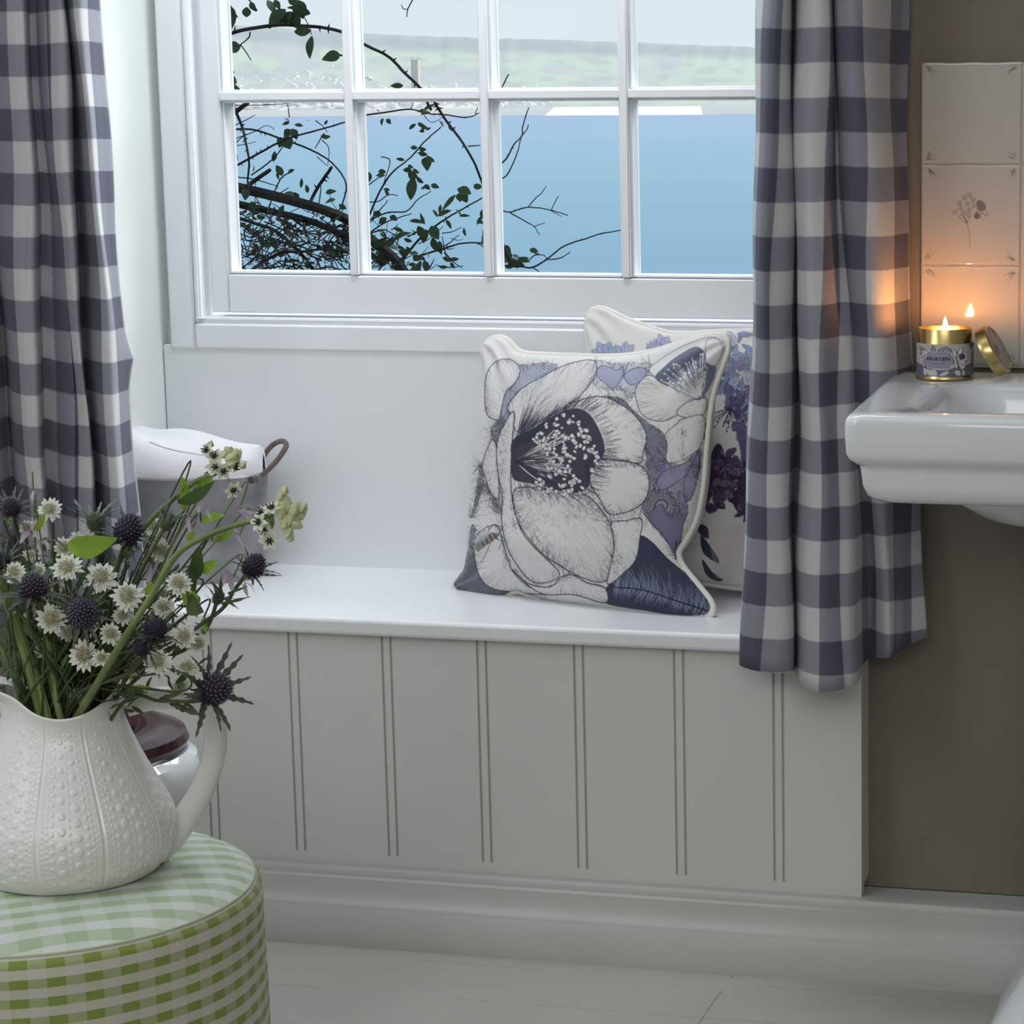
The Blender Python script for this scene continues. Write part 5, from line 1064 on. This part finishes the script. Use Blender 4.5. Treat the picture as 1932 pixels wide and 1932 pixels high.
def blade(b, base, tip, wid, nrm, col=None, prof=None, n=7, curl=.1, cup=.15):
    base, tip = np.asarray(base), np.asarray(tip); d = tip-base; L_ = np.linalg.norm(d); s = np.cross(d, nrm); s /= np.linalg.norm(s)+1e-9; nn = np.cross(s, d)/L_
    t = np.linspace(0, 1, n); w_ = np.interp(t, *zip(*(prof or [(0, .12), (.25, .8), (.5, 1), (.8, .55), (1, .02)])))*wid/2
    c_ = base+t[:, None]*d+(np.sin(t*PI)*curl*L_)[:, None]*nn
    rows = np.stack([c_-s*w_[:, None]+nn*(w_*cup)[:, None], c_, c_+s*w_[:, None]+nn*(w_*cup)[:, None]], 1)
    b.grid(rows, col)
def vary(c, k=.1): return np.clip(np.asarray(c)*rng.uniform(1-k, 1+k), 0, 1)

AST = [(127, 1073, 26, 'large white astrantia bloom at the upper left beside the long green leaf'), (193, 1090, 27, 'white astrantia bloom right of the largest upper-left bloom, below the long leaf'), (240, 1126, 27, 'wide open white astrantia bloom touching the thick curved stem'), (337, 1102, 22, 'white astrantia bloom right of the thick curved stem'),
       (121, 1034, 20, 'white astrantia bloom just below the jagged green bract fan'), (146, 1022, 18, 'small white astrantia bloom highest of the left group, under the bract fan'), (161, 1236, 28, 'large white astrantia bloom at the lower front, facing the camera'), (192, 1243, 16, 'small white astrantia bloom joined to the right of the lower front bloom'),
       (96, 1167, 26, 'pale astrantia bloom left of the round front thistle'), (232, 1164, 18, 'small white astrantia bloom between the round front thistle and the thick stem'), (208, 1198, 21, 'white astrantia bloom in side view above the lower front pair'), (308, 1147, 21, 'white astrantia bloom right of the thick stem, below its neighbour bloom'),
       (298, 1250, 24, 'white astrantia bloom in the lower right under the dark thistle'), (352, 1262, 23, 'white astrantia bloom lowest right, next to the big right-hand thistle'), (347, 1200, 21, 'white astrantia bloom at the right edge, below the round green leaf'), (373, 1213, 17, 'small white astrantia bloom at the far right edge of the bunch'),
       (131, 1194, 18, 'small shaded astrantia bloom under the round front thistle'), (94, 962, 21, 'white astrantia bloom at the top left beside the curtain'), (293, 995, 21, 'white astrantia bloom half behind the big central thistle'), (303, 1039, 22, 'white astrantia bloom among mauve buds right of the central thistle'),
       (50, 995, 14, 'small white astrantia bloom under the top-left thistle'), (104, 1103, 17, 'small brownish-white astrantia bloom beside the dark left thistle'), (202, 1123, 15, 'small white astrantia bloom deep between larger blooms in the centre'), (306, 1120, 15, 'small white astrantia bloom tucked against the thick stem'),
       (343, 1295, 17, 'white astrantia bloom hanging low over the jug rim at right'), (262, 1258, 19, 'pale astrantia bloom low beside the thick stem'), (143, 1315, 15, 'shaded astrantia bloom down in the mouth of the jug'), (84, 1228, 17, 'shaded astrantia bloom at the lower left above the jug'), (74, 1076, 14, 'small astrantia bloom behind the dark left thistle'), (28, 1080, 20, 'pale astrantia bloom at the far left edge'), (58, 1050, 17, 'white astrantia bloom at left under the mauve petals')]
for q, (x, y, r_, lab) in enumerate(AST):
    d = rng.uniform(-.10, -.03) if y > 1060 else rng.uniform(-.03, .05)
    if 20 <= q < 28: d = rng.uniform(-.01, .02)
    if lab.startswith(('shaded', 'small shaded')): d = -.02
    P = pos(x, y, d); R_ = r_/PXJ*1.0; ax = TOC(P)+rng.normal(0, .28, 3)+V3(0, 0, .25)
    if q == 10: ax = V3(.6, -.5, .5)
    ax /= np.linalg.norm(ax); f = frame(ax)
    R_ *= 1.12; root = empty('astrantia_flower', P, lab, 'flower', 'astrantia blooms in the jug')
    b = MB(); n = int(rng.integers(15, 20)); sh = .62 if y > 1180 and x < 150 else 1  # sh: shade put into the petal colour of the lower-left blooms
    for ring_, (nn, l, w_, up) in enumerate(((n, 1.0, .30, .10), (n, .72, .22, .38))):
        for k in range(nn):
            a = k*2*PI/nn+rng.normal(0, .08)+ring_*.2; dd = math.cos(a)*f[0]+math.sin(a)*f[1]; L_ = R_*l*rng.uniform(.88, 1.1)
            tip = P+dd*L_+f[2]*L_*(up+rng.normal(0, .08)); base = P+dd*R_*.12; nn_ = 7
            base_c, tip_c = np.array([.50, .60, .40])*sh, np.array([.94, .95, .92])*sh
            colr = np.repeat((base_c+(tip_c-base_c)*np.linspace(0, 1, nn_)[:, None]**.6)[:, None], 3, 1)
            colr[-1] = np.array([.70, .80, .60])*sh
            blade(b, base, tip, R_*w_, f[2], colr, [(0, .35), (.4, .9), (.65, 1), (.85, .6), (1, .02)], nn_, .04, .2)
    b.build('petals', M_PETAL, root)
    b = MB(); b.ball(P+f[2]*R_*.10, (R_*.30, R_*.30, R_*.2), 10, 6, axis=ax)
    for k in range(34):
        z = 1-k/34*.9; a = k*2.4; s = math.sqrt(max(0, 1-z*z)); dd = s*math.cos(a)*f[0]+s*math.sin(a)*f[1]+z*f[2]; e = P+f[2]*R_*.1+dd*R_*rng.uniform(.42, .62)
        b.tube([P+f[2]*R_*.1, e], [R_*.02, R_*.018], 4, cap=False); b.ball(e, R_*.055, 5, 4)
    b.build('flower_centre', M_CTR, root)
    b = MB(); b.tube(stem_path(P, ax, .03), .0011, 6); b.build('stem', M_DSTEM, root)

THI = [(242, 1000, 27, 33, (.25, -.35, .9), 0, 'large dark sea holly thistle at the top centre of the bunch'), (20, 957, 18, 28, (-.1, -.6, .7), 0, 'sea holly thistle at the top left against the curtain'), (62, 1108, 25, 33, (.1, -.5, .85), 0, 'dark sea holly thistle at the left with upright bracts'), (155, 1155, 28, 27, (0, -1, .15), 0, 'round purple sea holly thistle facing front among the white blooms'),
       (293, 1190, 20, 30, (.45, -.35, .8), 1, 'dark sea holly thistle right of the thick stem, near the lower blooms'), (479, 1068, 21, 28, (.5, -.3, .8), 0, 'small sea holly thistle standing out at the right on a forked stem'), (404, 1300, 31, 46, (.55, -.7, .35), 0, 'biggest sea holly thistle hanging low right beside the jug handle'), (178, 985, 15, 36, (0, -.15, .98), 2, 'sea holly with pale jagged bract fan at the top against the curtain'),
       (316, 985, 14, 34, (.5, .1, .85), 2, 'sea holly with grey-green bracts half behind the big central thistle'), (270, 1222, 15, 26, (-.5, -.6, -.4), 1, 'shaded sea holly drooping just right of the thick stem'), (412, 1128, 11, 26, (.5, .2, .8), 3, 'brown-backed sea holly seen from behind near the round green leaf'), (2, 1058, 17, 22, (-.4, -.6, .6), 0, 'sea holly thistle cut off by the left edge of the photo')]
for q, (x, y, r_, bl, ax, kind, lab) in enumerate(THI):
    d = -.10 if y > 1080 and x < 350 else (-.06 if y > 1200 else -.02); P = pos(x, y, d); R_ = r_/PXJ; ax = np.array(ax[0]*np.r_[rdir, 0]+ax[1]*-np.r_[vdir, 0]*-1*-1+np.array([0, 0, ax[2]]))
    ax = THI[q][4][0]*np.r_[rdir, 0]-THI[q][4][1]*-1*np.r_[vdir, 0]+V3(0, 0, THI[q][4][2]); ax /= np.linalg.norm(ax); f = frame(ax)
    root = empty('sea_holly', P, lab, 'thistle', 'sea holly thistles in the jug')
    b = MB(); c0 = np.array([.040, .030, .055]) if kind in (0, 1) else np.array([.11, .13, .08]); rad = (R_*.80, R_*.80, R_*1.08)
    b.ball(P, rad, 16, 12, c0*.7, ax)
    nsp = 150
    for k in range(nsp):
        z = 1-2*(k+.5)/nsp; a = k*2.39996; s = math.sqrt(1-z*z); n0 = np.array([s*math.cos(a), s*math.sin(a), z]); pp = P+(n0*rad)@f; dd = n0@f; dd = dd+ax*.45; dd /= np.linalg.norm(dd)
        l = R_*.30; bs = R_*.10; ff = frame(dd); tipc = np.array([.22, .22, .30]) if (z > .1 and kind == 0) else c0*1.6
        b.add([pp+ff[0]*bs, pp+ff[1]*bs, pp-ff[0]*bs, pp-ff[1]*bs, pp+dd*l], [(0, 1, 4), (1, 2, 4), (2, 3, 4), (3, 0, 4)], [c0, c0, c0, c0, tipc])
    b.build('flower_head', M_THIS, root)
    b = MB(); nb = int(rng.integers(13, 18))
    for k in range(nb):
        a = k*2*PI/nb+rng.normal(0, .12); dd = math.cos(a)*f[0]+math.sin(a)*f[1]; up = {0: .35, 1: .5, 2: 1.0, 3: .5}[kind]+rng.normal(0, .18); dd = dd+ax*up; dd /= np.linalg.norm(dd)
        base = P-ax*R_*.8+dd*R_*.2; L_ = (bl*1.25+r_*.8)/PXJ*rng.uniform(.8, 1.2); tip = base+dd*L_; nrm = np.cross(dd, np.cross(ax, dd)); W_ = L_*.17
        bc_ = np.array([.075, .085, .065]) if kind != 2 else np.array([.15, .19, .15]); tc_ = np.array([.12, .15, .13]) if kind != 2 else np.array([.26, .32, .28])
        n_ = 11; t = np.linspace(0, 1, n_); cl_ = np.repeat((bc_+(tc_-bc_)*t[:, None])[:, None], 3, 1)
        pf = [(i/10, (.35+.65*math.sin(min(1, i/10*1.3)*PI*.62))*(1-.85*(i/10)**2)*(1.25 if i % 2 else .58)) for i in range(10)]+[(1, .02)]
        blade(b, base, tip, W_*1.05, nrm, cl_, pf, n_, rng.normal(.06, .05), .3)
    for k in range(6):    # small ruff under the head
        a = k*2*PI/6; dd = math.cos(a)*f[0]+math.sin(a)*f[1]-ax*.3; base = P-ax*R_*.8; blade(b, base, base+dd*R_*1.3, R_*.3, ax, np.array([.08, .10, .07]))
    b.build('bracts', M_BRACT, root)
    b = MB()
    if q == 5: path = np.concatenate([catmull([P, pos(443, 1112, -.02), pos(418, 1150, -.03), pos(345, 1205, -.05), mouth(.03, 0)+V3(0, 0, .04), mouth(.01, 0)], 7)])
    elif q == 6: path = catmull([P, pos(375, 1322, -.05), pos(300, 1322, -.04), pos(240, 1318, -.02), mouth(.02, 0)], 7)
    else: path = stem_path(P, ax, .05)
    b.tube(path, .0019, 7); b.build('stem', M_DSTEM, root)
    if q in (5, 6):
        b = MB()
        for (x0, y0, x1, y1, w_) in ([(418, 1140, 475, 1125, 9), (425, 1130, 452, 1150, 7), (415, 1125, 418, 1085, 10), (420, 1120, 395, 1095, 8), (430, 1120, 470, 1105, 7)] if q == 5 else [(330, 1330, 385, 1352, 16), (345, 1322, 375, 1345, 10), (300, 1322, 355, 1300, 14), (320, 1326, 350, 1340, 9)]):
            blade(b, pos(x0, y0, -.03), pos(x1, y1, -.05), w_/PXJ, TOC(P), np.array([.08, .10, .05]), [(0, .3), (.2, .9), (.3, .5), (.45, 1), (.55, .5), (.7, .8), (.8, .35), (1, .02)], 12, .12)
        b.build('stem_leaf', M_BRACT, root)

def floret(b, P, ax, R_, n=6, col=(.86, .89, .78), base=(.66, .74, .45), w_=.62):
    f = frame(ax)
    for k in range(n):
        a = k*2*PI/n; dd = math.cos(a)*f[0]+math.sin(a)*f[1]; c_ = np.repeat((np.array(base)+(np.array(col)-np.array(base))*np.linspace(0, 1, 7)[:, None]**.5)[:, None], 3, 1)
        blade(b, P, P+dd*R_+f[2]*R_*.18, R_*w_*(1 if k % 2 else .85), f[2], c_, [(0, .3), (.35, .95), (.6, 1), (.85, .6), (1, .05)], 7, .06, .2)
ORN = [('tall green and white star-of-bethlehem spike at the top, in front of the zinc tub', [(390, 966, -.01), (347, 926, 0), (375, 905, .0), (408, 893, .0), (424, 878, 0)], [(407, 881, 19, (-.2, 1, .1)), (438, 923, 19, (.4, .8, -.3)), (392, 850, 15, (-.6, .6, .4)), (420, 888, 17, (.2, 1, 0)), (405, 862, 17, (-.2, .8, .5)), (440, 880, 13, (.7, .4, 0))], [(436, 862, 13), (448, 856, 11), (432, 850, 10), (445, 872, 10), (424, 856, 10), (458, 878, 8), (437, 875, 9), (397, 838, 7)], 5, 0),
       ('star-of-bethlehem spike leaning out at the right on the thick curved stem', [(112, 1410, .0), (150, 1345, -.034), (200, 1262, -.085), (236, 1202, -.125), (285, 1125, -.12), (335, 1045, -.11), (400, 1007, -.10), (455, 988, -.10), (515, 972, -.10)], [(508, 1018, 20, (-.1, 1, -.2)), (490, 985, 18, (-.5, .6, .2)), (500, 1000, 17, (-.4, .8, 0)), (513, 960, 16, (-.3, .5, .7)), (495, 968, 14, (-.6, .5, .5))], [(540, 950, 15), (556, 962, 16), (548, 980, 15), (565, 972, 13), (532, 968, 14), (537, 925, 9), (572, 958, 10), (545, 1005, 11), (526, 948, 10), (560, 990, 11), (548, 1015, 8), (538, 988, 13), (530, 935, 9)], 6.2, -.10)]
for lab, path, fl_, buds, w_, d0 in ORN:
    pp = np.array([pos(x, y, d) for x, y, d in path]); root = empty('star_of_bethlehem', pp[-1], lab, 'flower', 'star-of-bethlehem spikes in the jug')
    if d0 == 0: pp = np.concatenate([[mouth(.0, .01), mouth(.0, .01)+V3(0, 0, .09), pos(225, 1060, .0), pos(290, 975, .0)], pp[1:]])
    b = MB(); c_ = catmull(pp, 9); b.tube(c_, np.linspace(w_*1.15, w_*.75, len(c_))/PXJ, 10); b.build('stem', M_STEM, root)
    top_ = pp[-1]
    for x, y, r_, ax in fl_:
        P = pos(x, y, d0-.012+rng.uniform(-.005, .005)); a3 = ax[0]*np.r_[rdir, 0]-ax[1]*np.r_[vdir, 0]+V3(0, 0, ax[2]); a3 /= np.linalg.norm(a3); fl2 = MB(); floret(fl2, P, a3, r_/PXJ); fo = fl2.build('floret', M_PETAL, root)
        b = MB(); b.ball(P+a3*.003, 4.2/PXJ, 10, 7)
        for k in range(6): f = frame(a3); dd = math.cos(k*PI/3)*f[0]+math.sin(k*PI/3)*f[1]; b.tube([P+a3*.002+dd*5/PXJ, P+a3*.006+dd*7/PXJ], [.0006, .0005], 4)
        b.build('ovary', M_OVARY, fo)
        b = MB(); b.tube([P, (P+top_)/2+V3(0, 0, -.002), top_+V3(0, 0, -.008)], .0011, 6); b.build('pedicel', M_STEM, root)
    for x, y, r_ in buds:
        P = pos(x, y, d0+rng.uniform(-.014, .004)); b = MB(); up = V3(*(np.r_[rdir, 0]*rng.normal(.25, .3)))+V3(0, 0, rng.normal(.5, .4)); b.ball(P, (r_*.62/PXJ, r_*.62/PXJ, r_/PXJ), 10, 8, axis=up)
        f = frame(up)
        for k in range(4): a = k*PI/2; dd = math.cos(a)*f[0]+math.sin(a)*f[1]; b.tube([P+dd*r_*.66/PXJ-f[2]*r_*.6/PXJ, P+dd*r_*.72/PXJ, P+f[2]*r_*1.05/PXJ], [.0006, .0009, .0003], 5)
        b.build('bud', M_BUD, root)

# mauve clematis bells
BELL = [([(380, 945, 22, (-.05, 0, -1)), (392, 960, 18, (.5, 0, -.9))], 'mauve clematis bell hanging under the dark pointed leaves at the top'), ([(452, 962, 24, (.95, 0, -.2)), (462, 968, 20, (.8, 0, -.5))], 'purple clematis bud pointing right in front of the zinc tub'), ([(452, 1010, 18, (.5, 0, -.85)), (442, 990, 16, (.6, 0, -.8))], 'white-edged drooping clematis petals below the thick curved stem'),
        ([(365, 995, 26, (.35, 0, -.9)), (358, 980, 24, (.3, 0, -1))], 'silvery mauve clematis petal above the round leaf'), ([(286, 1072, 30, (.05, 0, -1)), (278, 1066, 26, (-.35, 0, -.9))], 'lilac clematis petals in the middle between white blooms'), ([(70, 985, 26, (.1, 0, -1)), (55, 1005, 24, (-.5, 0, -.8))], 'lilac clematis petals at the left under the top-left thistle'), ([(440, 1090, 28, (.2, 0, -1)), (430, 1085, 24, (-.3, 0, -.9)), (465, 1105, 20, (.3, 0, -.9))], 'pale lilac clematis petals behind the right-hand thistle'), ([(64, 945, 18, (.2, 0, .9)), (75, 1025, 20, (.3, 0, -.9))], 'pale mauve clematis petals by the curtain at the top left')]
for parts_, lab in BELL:
    P0 = pos(parts_[0][0], parts_[0][1], -.0); root = empty('clematis_flower', P0, lab, 'flower', 'clematis bells in the jug')
    for x, y, l, ax in parts_:
        b = MB(); P = pos(x, y, -.02); d = ax[0]*np.r_[rdir, 0]+V3(0, 0, ax[2]); d /= np.linalg.norm(d)
        for k in range(3):
            a = k*2*PI/3+.5; f = frame(d, (0.1, 1, 0)); dd = d+(math.cos(a)*f[0]+math.sin(a)*f[1])*.38; dd /= np.linalg.norm(dd); c_ = np.repeat((np.array([.40, .25, .38])+(np.array([.72, .66, .75])-np.array([.40, .25, .38]))*np.linspace(0, 1, 7)[:, None])[:, None], 3, 1)
            blade(b, P-d*.004, P+dd*l*1.15/PXJ, l*.45/PXJ, f[0]*math.cos(a)+f[1]*math.sin(a), c_, None, 7, .12, .25)
        b.build('petals', M_BELL, root)
    b = MB(); b.tube(stem_path(P0, (0, 0, -.6) if P0[2] > JZ+.3 else (0, 0, .3), .03), .0008, 6); b.build('stem', M_STEM, root)

# leaves
LEAF = [(128, 1035, 222, 1015, 46, 1, 'long bright green leaf lying across the top left, left of the central thistle', -.03), (345, 950, 342, 897, 22, 1, 'bright green leaf standing at the top beside the spike stem', 0), (372, 930, 402, 900, 24, 1, 'bright green leaf behind the dark pointed leaf at the top', .01), (338, 950, 405, 907, 26, 0, 'dark pointed leaf in front at the top, angled to the right', -.03), (345, 925, 345, 965, 18, 1, 'small light leaf under the dark pointed leaf', -.01),
        (380, 985, 425, 972, 20, 1, 'bright leaf behind the thick curved stem at right', .0), (365, 1020, 350, 1010, 30, 1, 'pale veined leaf over the thick curved stem', -.02), (378, 1078, 412, 1055, 22, 1, 'bright oval leaf pointing right above the round leaf', -.03), (372, 1090, 378, 1030, 26, 0, 'dark upright leaf behind the bright oval leaf', -.03), (366, 1120, 373, 1040, 20, 0, 'dark folded leaf on the right side of the bunch', -.02), (355, 1130, 385, 1155, 40, 2, 'round green leaf facing front at the right', -.05), (350, 1110, 372, 1165, 30, 1, 'bright leaf behind the round leaf', -.02), (385, 1165, 388, 1195, 14, 1, 'narrow bright leaf hanging at the right edge', -.03),
        (62, 1005, 86, 965, 14, 1, 'thin bright curved leaf at the top left', -.02), (280, 1120, 285, 1095, 18, 1, 'small bright leaf in the centre, left of the thick stem', -.06), (18, 990, 22, 975, 10, 1, 'small bright leaf tip at the far left', -.02), (215, 1318, 280, 1308, 22, 2, 'green leaf lying over the right rim of the jug', -.03), (245, 1290, 240, 1262, 12, 1, 'small yellow-green leaf low by the thick stem', -.06), (400, 1020, 445, 1000, 14, 1, 'thin bright leaf under the thick stem toward the right', .01), (235, 1308, 285, 1296, 16, 1, 'pale green leaf above the right rim of the jug', -.01), (20, 1160, 28, 1095, 20, 0, 'deep green leaf on the far left of the bunch', -.04)]
for x0, y0, x1, y1, w_, k, lab, d in LEAF:
    a, e = pos(x0, y0, d), pos(x1, y1, d-.015); b = MB(); nn = TOC(a)+rng.normal(0, .35, 3)
    blade(b, a, e, w_/PXJ, nn, None, [(0, .1), (.15, .7), (.4, 1), (.65, .85), (.85, .45), (1, .02)], 11, .08, .25)
    root = empty('leaf_stem', a, lab, 'leaf', 'leafy stems in the jug'); b.build('leaf', (M_DLEAF, M_LEAF, M_DLEAF)[k], root)
    b = MB(); b.tube(stem_path(a, (e-a)/np.linalg.norm(e-a), .02), .0009, 6); b.build('stem', M_DSTEM, root)
b = MB()
for k in range(320):
    a = pos(rng.uniform(-20, 330), rng.uniform(1010, 1210), rng.uniform(.01, .07)); an = rng.uniform(0, 2*PI); l = rng.uniform(10, 28)/PXJ; dd = math.cos(an)*np.r_[rdir, 0]+math.sin(an)*V3(0, 0, 1)+rng.normal(0, .3)*np.r_[vdir, 0]
    blade(b, a, a+dd*l, l*rng.uniform(.2, .5), rng.normal(0, 1, 3), None, None, 6)
    # dense background greenery low in the bunch, nobody could count it
for k in range(700):
    x = np.clip(rng.normal(140, 105), -40, 370); y = rng.uniform(1120, 1345); 
    if x > 260 and y > 1290: continue
    a = pos(x, y, rng.uniform(-.03, .06)); an = rng.uniform(0, 2*PI); l = rng.uniform(14, 38)/PXJ; dd = math.cos(an)*np.r_[rdir, 0]+math.sin(an)*V3(0, 0, 1)+rng.normal(0, .3)*np.r_[vdir, 0]
    blade(b, a, a+dd*l, l*rng.uniform(.15, .4), rng.normal(0, 1, 3), None, None, 6)
for k in range(90):
    e = pos(rng.uniform(-30, 330), rng.uniform(1040, 1230), rng.uniform(-.05, .05)); b.tube(catmull([mouth(*rng.uniform(-.04, .04, 2)), mouth(*rng.uniform(-.04, .04, 2))+V3(0, 0, .07), e], 5), rng.uniform(.0007, .0016), 5)
tag(b.build('greenery', M_DLEAF), 'tangle of dark green stems and small leaves filling the jug mouth', 'foliage', kind='stuff')
for k, (x, y) in enumerate([(30, 1180), (58, 1250), (22, 1260), (100, 1262), (215, 1255)]):   # thick pale stems visible in the jug mouth
    e = pos(x, y, -.02); root_lab = ['thick green stem leaning far left out of the jug', 'thick green stem at the left of the jug mouth', 'slim green stem by the spout of the jug', 'thick green stem in the middle of the jug mouth', 'slim green stem right of the jug mouth centre'][k]
    b = MB(); b.tube(catmull([mouth(-.01+.01*k, -.03)-V3(0, 0, .04), pos([75, 88, 48, 112, 150][k], 1345, -.035), e, e+(e-mouth())*.5], 6), [.0042, .0045, .002, .0034, .002][k], 8); tag(b.build('flower_stem', M_STEM), root_lab, 'stem', 'bare stems in the jug mouth')

# ------------------------------------------------------------------ render look
SC.view_settings.view_transform = 'Standard'; SC.view_settings.look = 'None'; SC.view_settings.exposure = 0; SC.view_settings.gamma = 1
SC.cycles.use_denoising = True; SC.cycles.max_bounces = 8; SC.cycles.diffuse_bounces = 4; SC.cycles.transparent_max_bounces = 8; SC.cycles.use_adaptive_sampling = True; SC.cycles.adaptive_threshold = .025
SC.cycles.caustics_reflective = False; SC.cycles.caustics_refractive = False; SC.cycles.sample_clamp_indirect = 6
